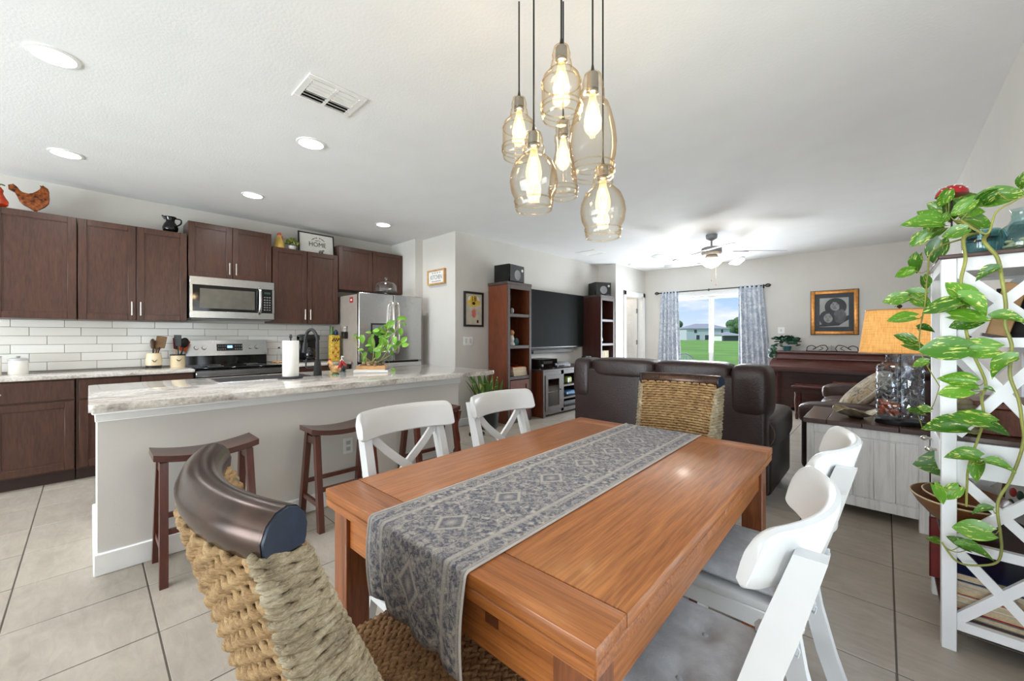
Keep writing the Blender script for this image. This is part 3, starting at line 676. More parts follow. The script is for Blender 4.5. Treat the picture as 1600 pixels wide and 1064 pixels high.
for (y, pr, base_, lb, uts) in ((.455, [(.058, 0), (.06, .012), (.062, .03), (.066, .07), (.06, .12), (.056, .15), (.058, .155)], True, 'cream crock with dark base band and V mark holding utensils',
        [('spoon', 'ladle', 'black rounded ladle leaning left in the banded crock', 2.0, .42, .19, M['blackm']), ('spatula', 'slotted_turner', 'brown slotted turner in the banded crock', 1.2, .18, .19, M['stemb']), ('spoon', 'slotted_spoon', 'shiny metal skimmer in the banded crock', 5.2, .16, .18, M['nickel']), ('whisk', 'whisk', 'wire whisk in the banded crock', 4.6, .3, .17, M['nickel']), ('other', 'masher', 'dark wooden masher in the banded crock', .3, .1, .18, M['cab']), ('spoon', 'wooden_spoon', 'tan wooden spoon leaning right in the banded crock', 5.0, .42, .17, M['tan'])]),
       (.645, [(.062, 0), (.064, .01), (.063, .125), (.065, .13)], False, 'straight cream crock with V mark and black rim beside the stove',
        [('spatula', 'red_spatula', 'red spatula leaning left in the straight crock', 1.9, .35, .16, M['red']), ('spoon', 'black_spoon', 'black spoon in the straight crock', 1.4, .18, .19, M['blackm']), ('spatula', 'dark_spatula', 'tall dark spatula in the straight crock', .3, .05, .2, M['blackm']), ('spatula', 'maroon_turner', 'maroon turner in the straight crock', 5.4, .2, .17, plain('maroon', S(120, 28, 40), .4)), ('spatula', 'orange_spatula', 'orange spatula leaning right in the straight crock', 4.7, .36, .16, M['orange'])])):
    t = thing('utensil_crock', lb, 'crock', (-5.46, y, CT), 0, 'cream utensil crocks')
    MB().lathe(pr + [(pr[-1][0] - .006, pr[-1][1] - .003), (pr[-1][0] - .008, .02), (0, .018)], 32).obj('body', M['cream'], t)
    if base_: MB().lathe([(.0605, .001), (.0635, .026), (.062, .028)], 32).obj('base_band', M['blackm'], t)
    else: MB().lathe([(.0655, .124), (.067, .133), (.061, .134)], 32, cap=False).obj('rim', M['blackm'], t)
    mk = .0655 if base_ else .0645
    MB().tube([(mk + .001, -.02, .085), (mk + .003, -.006, .07), (mk + .003, .004, .068), (mk + .001, .022, .09)], [.002, .004, .004, .0015], 6).obj('print_mark', M['blackm'], t)
    for k, (kd, nm, lb2, ang, lean, L, mm) in enumerate(uts): utensil(kd, nm, lb2, (-5.46 + .012 * math.cos(ang), y + .012 * math.sin(ang) - .0, CT + .03), ang, lean, L, mm, k)

# right worktop: tray with bottles, coffee maker, sunflower box, vases
t = thing('wooden_tray', 'yellow wooden tray beside the stove', 'tray', (-5.42, 1.66, CT))
MB().box(-.11, .11, -.12, .12, .012, .022, bev=.003).obj('board', M['tan'], t)
for x, y in ((-.09, -.1), (.09, -.1), (-.09, .1), (.09, .1)): MB().cyl((x, y, 0), (x, y, .012), .01, n=10).obj('foot', M['tan'], t)
for (y, r, h, mm, lb) in ((-.07, .024, .17, M['clear'], 'slim glass oil bottle on the wooden tray'), (-.015, .028, .13, M['clear'], 'squat glass bottle with black stopper on the wooden tray'), (.05, .026, .12, M['ceramic'], 'white shaker jar on the wooden tray'), (.09, .024, .15, M['black'], 'black bottle on the wooden tray')):
    t = thing('bottle', lb, 'bottle', (-5.40, 1.66 + y, CT + .022), 0, 'bottles on the tray')
    MB().lathe([(r, 0), (r, h * .55), (r * .4, h * .72), (r * .4, h * .9)], 18).obj('body', mm, t); MB().lathe([(r * .5, h * .9), (r * .5, h), (0, h + .004)], 14).obj('stopper', M['blackm'] if mm is not M['ceramic'] else M['nickel'], t)
t = thing('coffee_maker', 'black coffee maker behind the faucet', 'coffee maker', (-5.40, 1.93, CT))
MB().box(-.13, .12, -.1, .1, 0, .03, bev=.008).obj('base', M['black'], t); MB().box(-.13, -.02, -.1, .1, .03, .33, bev=.01).obj('column', M['black'], t); MB().box(-.13, .12, -.1, .1, .27, .345, bev=.015, seg=2).obj('brew_head', M['black'], t)
MB().lathe([(.06, .035), (.068, .06), (.068, .14), (.045, .18)], 20, (.045, 0, 0)).obj('carafe', M['blackg'], t); MB().box(-.1, .1, -.08, .08, .345, .352, bev=.003).obj('lid', M['nickel'], t)
t = thing('sunflower_box', 'yellow sunflower patterned tin standing against the refrigerator', 'box', (-5.30, 2.215, CT))
MB().box(-.05, .05, -.055, .055, 0, .34, bev=.004).obj('body', plain('tin_yellow', S(222, 178, 70), .4, var=.25, scale=40), t)
for k in range(9): MB().ell((.051, -.035 + .035 * (k % 3), .06 + .055 * (k // 3)), (.002, .014, .014), 10, 6).obj('flower', M['orange'] if k % 2 else M['yellow'], t)
for k in range(6): MB().ell((.051, -.04 + .016 * k, .27 + .02 * (k % 2)), (.002, .009, .014), 8, 6).obj('lettering_spot', M['blackm'], t)
lathe_thing('green_vase', 'tall green glass vase on the sunflower tin', 'vase', (-5.30, 2.185, CT + .341), [(.022, 0), (.026, .03), (.018, .07), (.022, .10), (.024, .11)], M['green'], 16)
lathe_thing('blue_jar', 'round navy blue jar on the sunflower tin', 'jar', (-5.30, 2.238, CT + .341), [(.022, 0), (.03, .02), (.028, .045), (.016, .06), (.008, .07), (0, .072)], M['navy'], 18)
t = thing('utensil_caddy', 'black wall caddy of cutlery on the refrigerator side', 'caddy', (-5.16, FY0 + .002, 1.20))
MB().box(-.04, .04, -.05, .006, 0, .09, bev=.004).obj('box', M['black'], t)
for k in range(4): MB().tube([(-.025 + .016 * k, -.02, .05), (-.03 + .02 * k, -.02, .14)], .004, 6).ell((-.031 + .021 * k, -.02, .15), (.009, .003, .016), 8, 6).obj('cutlery', M['nickel'], t)
# island
t = thing('paper_towel', 'upright white paper towel roll on a black holder', 'paper towel', (-3.42, 1.09, IT))
MB().lathe([(.085, 0), (.087, .008), (.08, .014), (0, .014)], 32).obj('base', M['blackm'], t)
MB().lathe([(.056, .016), (.058, .02), (.058, .292), (.055, .296), (.02, .296)], 36).obj('roll', M['paper'], t)
MB().cyl((0, 0, .01), (0, 0, .32), .006, n=10).ell((0, 0, .325), (.012, .012, .012)).tube([(-.012, 0, .318), (-.014, 0, .345)], .004, 6).tube([(.012, 0, .318), (.014, 0, .345)], .004, 6).obj('post', M['blackm'], t)
t = thing('faucet', 'tall matte black gooseneck kitchen faucet', 'faucet', (-3.50, 1.325, IT), R(205))
MB().lathe([(.033, 0), (.032, .02), (.024, .12), (.02, .13)], 24).obj('body', M['blackm'], t)
MB().tube(spline([(0, 0, .12), (0, 0, .26), (.01, 0, .33), (.055, 0, .385), (.105, 0, .37), (.13, 0, .31), (.135, 0, .27)], 7), .0135, 12).obj('spout', M['blackm'], t)
MB().cyl((.135, 0, .275), (.142, 0, .19), .018, .023, 16).obj('spray_head', M['blackm'], t)
MB().tube(spline([(.02, 0, .07), (.08, .0, .06), (.125, 0, .07), (.12, 0, .14)], 6), .006, 8).obj('lever', M['blackm'], t)
# ceramic rooster
def bird(t, s, body, tail, comb, parts=True):
    b = MB(); b.ell((0, 0, .05 * s), (.05 * s, .036 * s, .038 * s), 18, 12); b.ell((.045 * s, 0, .085 * s), (.02 * s, .018 * s, .035 * s), 14, 10); b.ell((.055 * s, 0, .115 * s), (.019 * s, .017 * s, .019 * s), 14, 10); b.obj('body', body, t)
    b = MB()
    for k in range(4): b.tube(spline([(-.035 * s, (k - 1.5) * .012 * s, .06 * s), (-.07 * s, (k - 1.5) * .016 * s, (.1 + .01 * k) * s), (-.085 * s, (k - 1.5) * .018 * s, (.075 + .012 * k) * s)], 4), .008 * s, 6)
    b.obj('tail', tail, t)
    MB().ell((.056 * s, 0, .138 * s), (.014 * s, .004 * s, .014 * s), 10, 8).ell((.07 * s, 0, .098 * s), (.005 * s, .004 * s, .012 * s), 8, 6).obj('comb', comb, t)
    MB().tube([(.07 * s, 0, .118 * s), (.086 * s, 0, .113 * s)], [.005 * s, .0008], 6).obj('beak', M['yellow'], t)
    if parts: MB().lathe([(.035 * s, 0), (.03 * s, .01 * s), (.012 * s, .02 * s)], 16).obj('base', M['green'], t)
t = thing('rooster_figurine', 'small painted rooster figurine beside the faucet', 'figurine', (-3.47, 1.462, IT), R(-140)); bird(t, .92, plain('rooster_paint', S(226, 168, 110), .3, var=.3, scale=25), M['red'], M['red'])
t = thing('soap_dispenser', 'dark soap bottle with white pump behind the rooster', 'soap dispenser', (-3.66, 1.60, IT))
MB().ell((0, 0, .05), (.042, .042, .05), 18, 12).lathe([(.035, 0), (.036, .012)], 18).obj('bottle', plain('dark_agate', S(62, 78, 78), .15, var=.5, scale=40), t)
MB().lathe([(.018, .095), (.018, .11), (.006, .118), (.006, .14)], 14).box(-.006, .03, -.007, .007, .138, .15, bev=.003).obj('pump', M['ceramic'], t)

# ------------------------------------------------------------------ on top of the cabinets
UT = 2.307
t = thing('pitcher', 'glossy black ceramic pitcher on the wall cabinets', 'pitcher', (-5.47, .585, UT), R(-90))
MB().lathe([(.04, 0), (.062, .03), (.066, .06), (.055, .095), (.038, .12), (.036, .14), (.05, .175), (.045, .172), (.03, .14), (.05, .06), (0, .02)], 28).obj('body', M['blackg'], t)
MB().tube(spline([(-.042, 0, .165), (-.085, 0, .16), (-.085, 0, .12), (-.055, 0, .09)], 5), .007, 8).obj('handle', M['blackg'], t)
MB().tube([(.035, 0, .155), (.068, 0, .182)], [.02, .006], 8).obj('spout', M['blackg'], t)
# flat metal hen cut-out, and an orange gourd at the frame edge
hz = [(130, 330), (250, 290), (350, 350), (400, 430), (470, 460), (600, 470), (700, 440), (800, 380), (870, 310), (905, 268), (860, 215), (922, 240), (940, 205), (1070, 270), (1105, 360), (1080, 372), (1110, 500), (1090, 620), (1000, 720), (860, 800), (740, 850), (640, 800), (480, 740), (390, 670), (330, 560), (290, 470), (140, 430)]
hen = [((x - 700) * .000235, (860 - z) * .000368) for x, z in hz][::-1]
t = thing('metal_hen', 'rusty copper coloured hen ornament on the far left cabinet', 'ornament', (-5.42, -.335, UT), R(0))
MB().prism([(x, z + .012) for x, z in hen], -.014, .014, 'x', bev=.004).obj('body', plain('rusty_hen', S(126, 66, 26), .35, .5, .45, 45), t)
MB().cyl((0, .02, 0), (0, .02, .03), .006, n=8).box(-.03, .03, -.04, .08, 0, .006).obj('stand', M['copper'], t)
t = thing('gourd', 'orange red glazed gourd at the left edge beside the hen', 'gourd', (-5.42, -.525, UT))
MB().lathe([(.03, 0), (.058, .03), (.06, .06), (.04, .10), (.03, .125), (.034, .15), (.02, .175), (0, .18)], 20).obj('body', plain('gourd_glaze', S(216, 70, 26), .3, var=.3, scale=15), t)
MB().tube(spline([(0, 0, .17), (.0, .015, .2), (0, .04, .195)], 4), .006, 6).obj('stem', M['green'], t)
# yellow rooster, small plant, HOME sign, cow
t = thing('yellow_rooster', 'yellow ceramic rooster with red comb on the wall cabinets', 'figurine', (-5.44, 1.605, 2.31), R(60)); 
MB().lathe([(.05, 0), (.058, .02), (.052, .07), (.036, .115), (.026, .15), (.018, .165), (0, .17)], 22, sy=.8).obj('body', M['yellow'], t)
MB().ell((0, 0, .178), (.024, .007, .022), 12, 8).ell((.028, 0, .125), (.012, .008, .03), 10, 8).obj('comb', plain('coral_red', S(196, 74, 74), .4), t)
MB().tube([(.018, 0, .155), (.045, 0, .15)], [.008, .001], 6).obj('beak', M['orange'], t)
t = thing('small_plant', 'small bushy green plant in white pot beside the yellow rooster', 'plant', (-5.42, 1.745, 2.31))
MB().lathe([(.032, 0), (.045, .05), (.04, .052)], 18).obj('pot', M['ceramic'], t)
lm = MB().ell((0, 0, 0), (.016, .01, .013), 6, 4).mesh('leaf', plain('olive_leaf', S(122, 132, 52), .6, var=.3, scale=30))
for k in range(60):
    a, e_ = rnd.uniform(0, 6.28), rnd.uniform(-.3, 1.5); r = .07 * rnd.uniform(.6, 1)
    link('leaf', lm, t, (r * math.cos(a) * math.cos(e_) * .7, r * math.sin(a) * math.cos(e_) * 1.2, .09 + r * math.sin(e_) * .8), (a, e_, a))
t = thing('home_sign', 'black framed white sign reading HOME on the wall cabinets', 'sign', (-5.45, 2.055, 2.311), rot=(0, R(-6), 0))
w2, h2 = .225, .275
MB().box(-.012, .008, -w2, -w2 + .014, 0, h2).box(-.012, .008, w2 - .014, w2, 0, h2).box(-.012, .008, -w2 + .014, w2 - .014, 0, .014).box(-.012, .008, -w2 + .014, w2 - .014, h2 - .014, h2).obj('frame', M['blackm'], t)
bd = MB().box(-.008, 0, -w2 + .014, w2 - .014, .014, h2 - .014).obj('board', M['paper'], t)
TX = (R(90), 0, R(90))
text('lettering', 'HOME', .085, M['blackm'], bd, (.001, .01, .125), TX, sx=.92); 
for k in range(9):       # the small arched line is too fine to read: short ink marks
    a = R(48 - 96 * k / 8)
    if k == 4: continue
    b = MB(); b.at((.0012, .02 - .10 * math.sin(a), .12 + .10 * math.cos(a)), (a, 0, 0)); b.box(0, .0008, -.008, .008, -.004 - .003 * (k % 2), .004).obj('ink_mark', M['blackm'], bd)
MB().tube(spline([(.0012, -.02, .172), (.0012, -.005, .19), (.0012, .005, .172), (.0012, .02, .188), (.0012, .05, .172)], 5), .0022, 5).obj('ink_mark', M['blackm'], bd)
t = thing('cow_figurine', 'tiny black and white figurine in front of the HOME sign', 'figurine', (-5.375, 2.075, 2.31))
MB().ell((0, 0, .025), (.014, .03, .018), 12, 8).ell((0, .03, .04), (.011, .014, .012), 10, 8).obj('body', plain('cow_hide', S(120, 118, 116), .5, var=.48, scale=50), t)
for y in (-.018, .018): MB().box(-.01, .01, y - .005, y + .005, 0, .02).obj('leg', M['blackm'], t)

# ------------------------------------------------------------------ wall pieces
t = thing('kitchen_sign', 'small wood framed sign lettered KITCHEN on the stepped wall', 'sign', (-4.632, 3.39, 2.07))
MB().box(-.2, .2, -.04, 0, -.105, -.085).box(-.2, .2, -.04, 0, .085, .105).box(-.2, -.18, -.04, 0, -.085, .085).box(.18, .2, -.04, 0, -.085, .085).obj('frame', M['tan'], t)
bd = MB().box(-.18, .18, -.025, 0, -.085, .085).obj('board', M['paper'], t)
text('lettering', 'KITCHEN', .088, M['grey'], bd, (0, -.0265, -.005), (R(90), 0, 0), sx=.74)
for z_, n_, w_ in ((.058, 4, .022), (-.06, 5, .026)):
    for k in range(n_): MB().box(-.11 + .22 * (k + .5) / n_ - w_ * .7, -.11 + .22 * (k + .5) / n_ + w_ * .7, -.0262, -.025, z_ - .006, z_ + .006).obj('ink_mark', M['grey'], bd)
t = thing('jersey_poster', 'black framed poster of a yellow jersey above a red leaf shape', 'picture', (XT, 3.712, 1.61))
MB().box(0, .022, -.18, -.152, -.245, .245).box(0, .022, .152, .18, -.245, .245).box(0, .022, -.152, .152, .217, .245).box(0, .022, -.152, .152, -.245, -.217).obj('frame', M['blackm'], t)
bd = MB().box(0, .008, -.152, .152, -.217, .217).obj('print', plain('poster_paper', S(198, 190, 172), .6, var=.05), t)
def flat(name, poly, x, mat, par): return MB().prism(poly, x, x + .0012, 'x').obj(name, mat, par)
flat('jersey', [(-.06, .04), (.06, .04), (.062, .12), (.09, .06), (.125, .07), (.10, .165), (.04, .195), (0, .18), (-.04, .195), (-.10, .165), (-.125, .07), (-.09, .06), (-.062, .12)], .008, plain('poster_yellow', S(226, 190, 62), .6), bd)
for s_ in (-1, 1): flat('shoulder', [(s_ * .055, .19), (s_ * .10, .165), (s_ * .112, .12), (s_ * .066, .13)], .0094, M['paper'], bd)
text('number', '18', .10, M['blackm'], bd, (.0105, 0, .145), TX); 
flat('emblem', [(.03 * math.cos(R(20 * k)), .085 + .022 * math.sin(R(20 * k))) for k in range(18)], .0094, M['blackm'], bd)
flat('leaf_shape', [(0, -.12), (.03, -.11), (.045, -.07), (.035, -.03), (.045, .0), (.02, -.015), (.015, .02), (-.005, -.012), (-.03, .01), (-.025, -.03), (-.048, -.02), (-.03, -.06), (-.035, -.09)], .008, plain('poster_pink', S(204, 110, 104), .6), bd)
flat('seal', [(.075 + .02 * math.cos(R(30 * k)), -.17 + .024 * math.sin(R(30 * k))) for k in range(12)], .008, plain('poster_maroon', S(84, 18, 22), .6), bd)
t = thing('light_switch', 'white double light switch below the jersey poster', 'switch', (XT, 3.615, 1.165))
pl = MB().box(0, .006, -.085, .085, -.06, .06, bev=.002).obj('plate', M['white'], t)
for y in (-.042, .042): MB().box(.006, .009, y - .018, y + .018, -.034, .034, bev=.001).obj('rocker', M['chair'], pl)
t = thing('wall_plate', 'white switch plate right of the curtain', 'switch', (-1.335, YF, 1.335))
MB().box(-.05, .05, -.006, 0, -.055, .055, bev=.002).obj('plate', M['white'], t); MB().box(-.012, .012, -.011, -.006, -.02, .02, bev=.002).obj('rocker', M['chair'], t)
# framed portrait on the far wall
t = thing('framed_portrait', 'gilt framed black and white portrait of two faces above the piano', 'picture', (-.61, YF, 1.62))
W, Hh = .302, .36
for a, q in enumerate([(-W, -W + .055, -Hh, Hh), (W - .055, W, -Hh, Hh), (-W + .055, W - .055, Hh - .055, Hh), (-W + .055, W - .055, -Hh, -Hh + .055)]):
    MB().box(q[0], q[1], -.035, 0, q[2], q[3], bev=.008, seg=2).obj('frame_side', M['gold'], t)
MB().box(-W - .008, W + .008, -.012, 0, -Hh - .008, Hh + .008).obj('outer_edge', M['ironm'], t)
mt = MB().box(-W + .05, W - .05, -.018, -.01, -Hh + .05, Hh - .05).obj('mat_board', plain('charcoal_mat', S(66, 70, 76), .6), t)
ph = MB().box(-.185, .185, -.020, -.018, -.235, .24).obj('photograph', plain('photo_grey', S(176, 176, 174), .5, var=.12, scale=6), mt)
g1, g2, g3 = plain('photo_dark', S(52, 52, 56), .5, var=.2, scale=10), plain('photo_skin', S(158, 158, 156), .5, var=.12, scale=14), plain('photo_mid', S(96, 96, 100), .5, var=.25, scale=10)
k_ = [0.0]
def blob(pts, m_):
    k_[0] += .0006; MB().prism(pts, -.0205 - k_[0], -.020 - k_[0] + .0003, 'y').obj('tone', m_, ph)
def oval(cx, cz, rx, rz, rot=0): return [(cx + rx * math.cos(R(a)) * math.cos(rot) - rz * math.sin(R(a)) * math.sin(rot), cz + rx * math.cos(R(a)) * math.sin(rot) + rz * math.sin(R(a)) * math.cos(rot)) for a in range(0, 360, 15)]
blob([(-.185, -.20), (.185, -.05), (.185, -.12), (.06, -.215), (-.12, -.23), (-.185, -.23)], g1)
blob(oval(.02, .09, .14, .145), g1); blob(oval(.075, -.06, .08, .12), g3); blob(oval(.015, .115, .066, .088), g2)
blob(oval(-.09, -.09, .10, .125), g1); blob(oval(-.075, -.085, .06, .085, .15), g2)
for cx, cz, s_ in ((.015, .115, 1), (-.075, -.085, .95)):
    for dx in (-.026, .026): blob(oval(cx + dx * s_, cz + .016 * s_, .013 * s_, .0045 * s_), g1); blob(oval(cx + dx * s_, cz + .034 * s_, .017 * s_, .003 * s_), g3)
    blob(oval(cx, cz - .018 * s_, .008 * s_, .004 * s_), g3); blob(oval(cx, cz - .044 * s_, .022 * s_, .0055 * s_), g3)
blob([(-.06, .19), (.02, .215), (.085, .17), (.095, .05), (.07, .03), (.068, .12), (.03, .165), (-.01, .17), (-.045, .12), (-.05, .04), (-.075, .05)], g1); blob([(-.15, -.03), (-.09, .02), (-.02, -.02), (-.012, -.10), (-.03, -.06), (-.06, -.012), (-.10, -.02), (-.13, -.07), (-.135, -.15), (-.165, -.14)], g1)
MB().box(-W + .05, W - .05, -.034, -.032, -Hh + .05, Hh - .05).obj('glazing', M['picglass'], t)

# ------------------------------------------------------------------ curtains
rodt = thing('curtain_rod', 'black curtain rod with round cage finials over the window', 'curtain rod', (0, 0, 0))
RZ, RY = 2.14, 8.27
MB().cyl((-3.50, RY, RZ), (-1.56, RY, RZ), .011, n=12).obj('rod', M['blackm'], rodt)
for x, s_ in ((-3.50, -1), (-1.56, 1)):
    b = MB()
    for q in range(4): a = q * math.pi / 4; b.tube([(x + s_ * (.04 - .04 * math.cos(k * math.pi / 8)), RY + .028 * math.sin(k * math.pi / 8) * math.cos(a), RZ + .028 * math.sin(k * math.pi / 8) * math.sin(a)) for k in range(17)], .005, 6)
    b.obj('finial', M['blackm'], rodt)
for x in (-3.46, -2.53, -1.60): MB().box(x - .008, x + .008, RY, YF, RZ - .008, RZ + .008).box(x - .012, x + .012, YF - .008, YF, RZ - .04, RZ + .03).obj('bracket', M['blackm'], rodt)
m, t_, b = nodes('curtain_fabric')
vv = coords(t_, (1, 1, 1)); wv = N(t_, 'ShaderNodeTexVoronoi'); t_.links.new(vv, wv.inputs['Vector']); wv.inputs['Scale'].default_value = 9
f = noise(t_, vv, 16, 4, .6, 1.5)
c = mixc(t_, .6, rampn(t_, wv.outputs['Distance'], [(.25, S(226, 229, 233)), (.42, S(170, 180, 196))]), rampn(t_, f, [(.44, S(172, 182, 198)), (.56, S(234, 236, 238))]))
t_.links.new(c, b.inputs['Base Color']); b.inputs['Roughness'].default_value = .9; M['curtain'] = m
def curtain(label, xt0, xt1, xb0, xb1, seed):
    n = 60; rr = random.Random(seed); ph = [rr.uniform(.8, 1.3) for _ in range(20)]
    def fn(u, v):
        z = RZ + .02 - v * 2.10; x = (xt0 + (xb0 - xt0) * min(1, v * 1.5)) * (1 - u) + (xt1 + (xb1 - xt1) * min(1, v * 1.5)) * u
        amp = .022 + .02 * v
        return (x, RY - .005 + amp * math.sin(u * 2 * math.pi * 5.5 + .5 * math.sin(v * 2 + seed)) * ph[int(u * 5.49)], z)
    t = thing('curtain', label, 'curtain', (0, 0, 0), 0, 'patterned window curtains')
    p = MB().grid(fn, n * 2, 14).obj('panel', M['curtain'], t, 80)
    md = p.modifiers.new('thick', 'SOLIDIFY'); md.thickness = .004
    MB().tube([fn(u / 40, 1) for u in range(41)], .006, 5).obj('hem', M['curtain'], t)
curtain('blue grey patterned curtain on the left of the window', -3.45, -3.09, -3.52, -3.03, 1)
curtain('blue grey patterned curtain on the right of the window', -1.995, -1.60, -1.985, -1.50, 2)

# ------------------------------------------------------------------ media wall
def bookcase(label, y0, wm, gap):
    t = thing('bookcase', label, 'bookcase', (XT + .02, y0, 0), 0, 'tall bookcases beside the television')
    D, Wd, Hh = .385, .5, 2.0
    for y in (0, Wd - .03): MB().box(0, D, y, y + .03, 0, Hh - .04, bev=.003).obj('side', wm, t)
    MB().box(-.005, D + .012, -.012, Wd + .012, Hh - .04, Hh, bev=.004).obj('top', M['frame_dark'], t)
    MB().box(.0, .012, .03 + gap, Wd - .03, .05, Hh - .04).obj('back_panel', wm, t)
    MB().box(D, D + .012, -.001, .045, 0, Hh - .04, bev=.002).box(D, D + .012, Wd - .045, Wd + .001, 0, Hh - .04, bev=.002).box(D, D + .012, .045, Wd - .045, Hh - .10, Hh - .04, bev=.002).box(D, D + .012, .045, Wd - .045, 0, .08, bev=.002).obj('face_frame', M['frame_dark'], t)
    for z in (.66, 1.10, 1.55): MB().box(.012, D + .008, .03, Wd - .03, z - .045, z, bev=.003).obj('shelf', M['frame_dark'], t)
    d = MB().box(D, D + .014, .05, Wd - .05, .085, .15).box(D, D + .014, .05, Wd - .05, .54, .605).box(D, D + .014, .05, .11, .15, .54).box(D, D + .014, Wd - .11, Wd - .05, .15, .54).box(D, D + .006, .11, Wd - .11, .15, .54).obj('door', wm, t)
    MB().ell((D + .025, Wd - .08, .38), .012, 10, 8).obj('knob', M['ironm'], d)
    return t
bookcase('tall brown bookcase left of the television', 3.985, M['bookcase'], .10)
bookcase('tall dark striped bookcase right of the television', 6.462, M['bookcase2'], 0)
def speaker(label, loc, w, d, h, rz):
    t = thing('loudspeaker', label, 'speaker', loc, rz, 'bookcase loudspeakers')
    MB().box(-d / 2, d / 2, -w / 2, w / 2, 0, h, bev=.006).obj('cabinet', M['blackg'], t)
    MB().box(d / 2, d / 2 + .008, -w / 2 + .01, w / 2 - .01, .012, h - .012, bev=.004).obj('baffle', M['black'], t)
    MB().lathe([(.075, 0), (.07, .006), (.03, -.004), (0, .004)], 24).at().obj('woofer', M['grey'], t).matrix_local = Matrix.Translation((d / 2 + .009, 0, h * .42)) @ Matrix.Rotation(R(90), 4, 'Y')
    MB().lathe([(.022, 0), (.02, .005), (0, .008)], 18).obj('tweeter', M['nickel'], t).matrix_local = Matrix.Translation((d / 2 + .009, w * .32, h * .72)) @ Matrix.Rotation(R(90), 4, 'Y')
speaker('glossy black loudspeaker on the left bookcase', (-3.99, 4.19, 2.001), .36, .28, .25, R(6))
speaker('glossy black loudspeaker on the right bookcase', (-4.0, 6.72, 2.001), .34, .28, .25, R(-30))
t = thing('television', 'large wall mounted flat black television', 'television', (0, 0, 0))
MB().box(-4.16, -4.115, 4.64, 6.345, 1.035, 1.988, bev=.006).obj('body', M['black'], t); MB().box(-4.115, -4.112, 4.652, 6.333, 1.055, 1.978).obj('screen', M['dial'], t)
MB().box(XT, -4.16, 5.2, 5.8, 1.3, 1.7).obj('wall_bracket', M['ironm'], t)
t = thing('soundbar', 'long black soundbar under the television', 'soundbar', (0, 0, 0))
MB().box(XT + .02, XT + .1, 4.86, 6.03, .945, 1.008, bev=.015, seg=2).obj('body', M['black'], t); MB().box(XT + .1, XT + .103, 4.9, 6.0, .952, 1.0).obj('grille', M['ironm'], t); MB().box(XT, XT + .03, 5.3, 5.6, .95, 1.0).obj('bracket', M['ironm'], t)
t = thing('media_console', 'dark brown media console with glass door under the television', 'media console', (XT + .02, 4.655, 0))
D, Wd, Hh = .47, 1.62, .725
MB().box(0, D, 0, .03, 0, Hh - .03, bev=.003).obj('side', M['bookcase'], t); MB().box(0, D, Wd - .03, Wd, 0, Hh - .03, bev=.003).obj('side', M['bookcase'], t)
MB().box(-.005, D + .018, -.012, Wd + .012, Hh - .03, Hh, bev=.004).obj('top', M['frame_dark'], t)
MB().box(0, .012, .03, Wd - .03, .05, Hh - .03).obj('back_panel', M['blackm'], t)
for y in (.47, Wd - .5): MB().box(.012, D, y, y + .03, .06, Hh - .03).obj('divider', M['frame_dark'], t)
MB().box(.012, D, .03, Wd - .03, .05, .08).obj('bottom', M['frame_dark'], t)
MB().box(D, D + .015, -.001, .05, 0, Hh - .03).box(D, D + .015, .45, .52, .05, Hh - .03).box(D, D + .015, Wd - .05, Wd, 0, Hh - .03).box(D, D + .015, .05, Wd - .05, Hh - .09, Hh - .03).box(D, D + .015, .05, Wd - .05, .04, .1).obj('face_frame', M['frame_dark'], t)
for z in (.26, .46): MB().box(.02, D + .008, .5, Wd - .5, z - .03, z, bev=.002).obj('shelf', M['lgrey'] if 0 else M['frame_dark'], t)
MB().box(.02, D - .02, .03, .47, .36, .375).obj('shelf', M['frame_dark'], t)
for y0, y1 in ((.052, .45), (Wd - .45, Wd - .052)):
    d = MB().box(D + .004, D + .022, y0, y0 + .06, .1, Hh - .09).box(D + .004, D + .022, y1 - .06, y1, .1, Hh - .09).box(D + .004, D + .022, y0 + .06, y1 - .06, .1, .16).box(D + .004, D + .022, y0 + .06, y1 - .06, Hh - .15, Hh - .09).obj('door', M['frame_dark'], t)
    MB().box(D + .010, D + .014, y0 + .06, y1 - .06, .16, Hh - .15).obj('door_glass', M['clear'], d); MB().ell((D + .032, y1 - .03, .4), .01, 10, 8).obj('knob', M['ironm'], d)
cx, cy_ = XT + .02, 4.655
def small(name, label, cat, loc, boxes, group=None, rz=0):
    t = thing(name, label, cat, loc, rz, group)
    for nm, mat, q, bv in boxes: MB().box(*q, bev=bv).obj(nm, mat, t)
    return t
t = small('receiver', 'black stereo receiver on the media console', 'receiver', (cx + .06, cy_ + .02, .726), [('case', M['black'], (0, .34, 0, .43, .012, .15), .006), ('fascia', M['blackg'], (.34, .35, 0, .43, .012, .15), .003), ('display', M['dial'], (.35, .352, .08, .3, .08, .12), 0)])
for y in (.05, .38): MB().cyl((.3, y, 0), (.3, y, .012), .02, n=12).obj('foot', M['nickel'], t)
for y in (.04, .385): MB().cyl((.35, y, .06), (.368, y, .06), .018, n=16).obj('knob', M['grey'], t)
small('disc_player', 'silver grey disc player beside the receiver', 'player', (cx + .08, cy_ + .5, .726), [('case', M['lgrey'], (0, .3, 0, .36, .006, .05), .006), ('lid', M['grey'], (.01, .29, .02, .34, .05, .075), .01), ('tray_front', M['blackg'], (.3, .304, .02, .34, .015, .04), 0)])
small('game_box', 'pale green and white gadget on the upper console shelf', 'gadget', (cx + .2, cy_ + .72, .461), [('case', plain('lime', S(176, 196, 96), .4), (0, .2, 0, .16, 0, .1), .02), ('cap', M['ceramic'], (.2, .212, .01, .06, .01, .09), .004)])
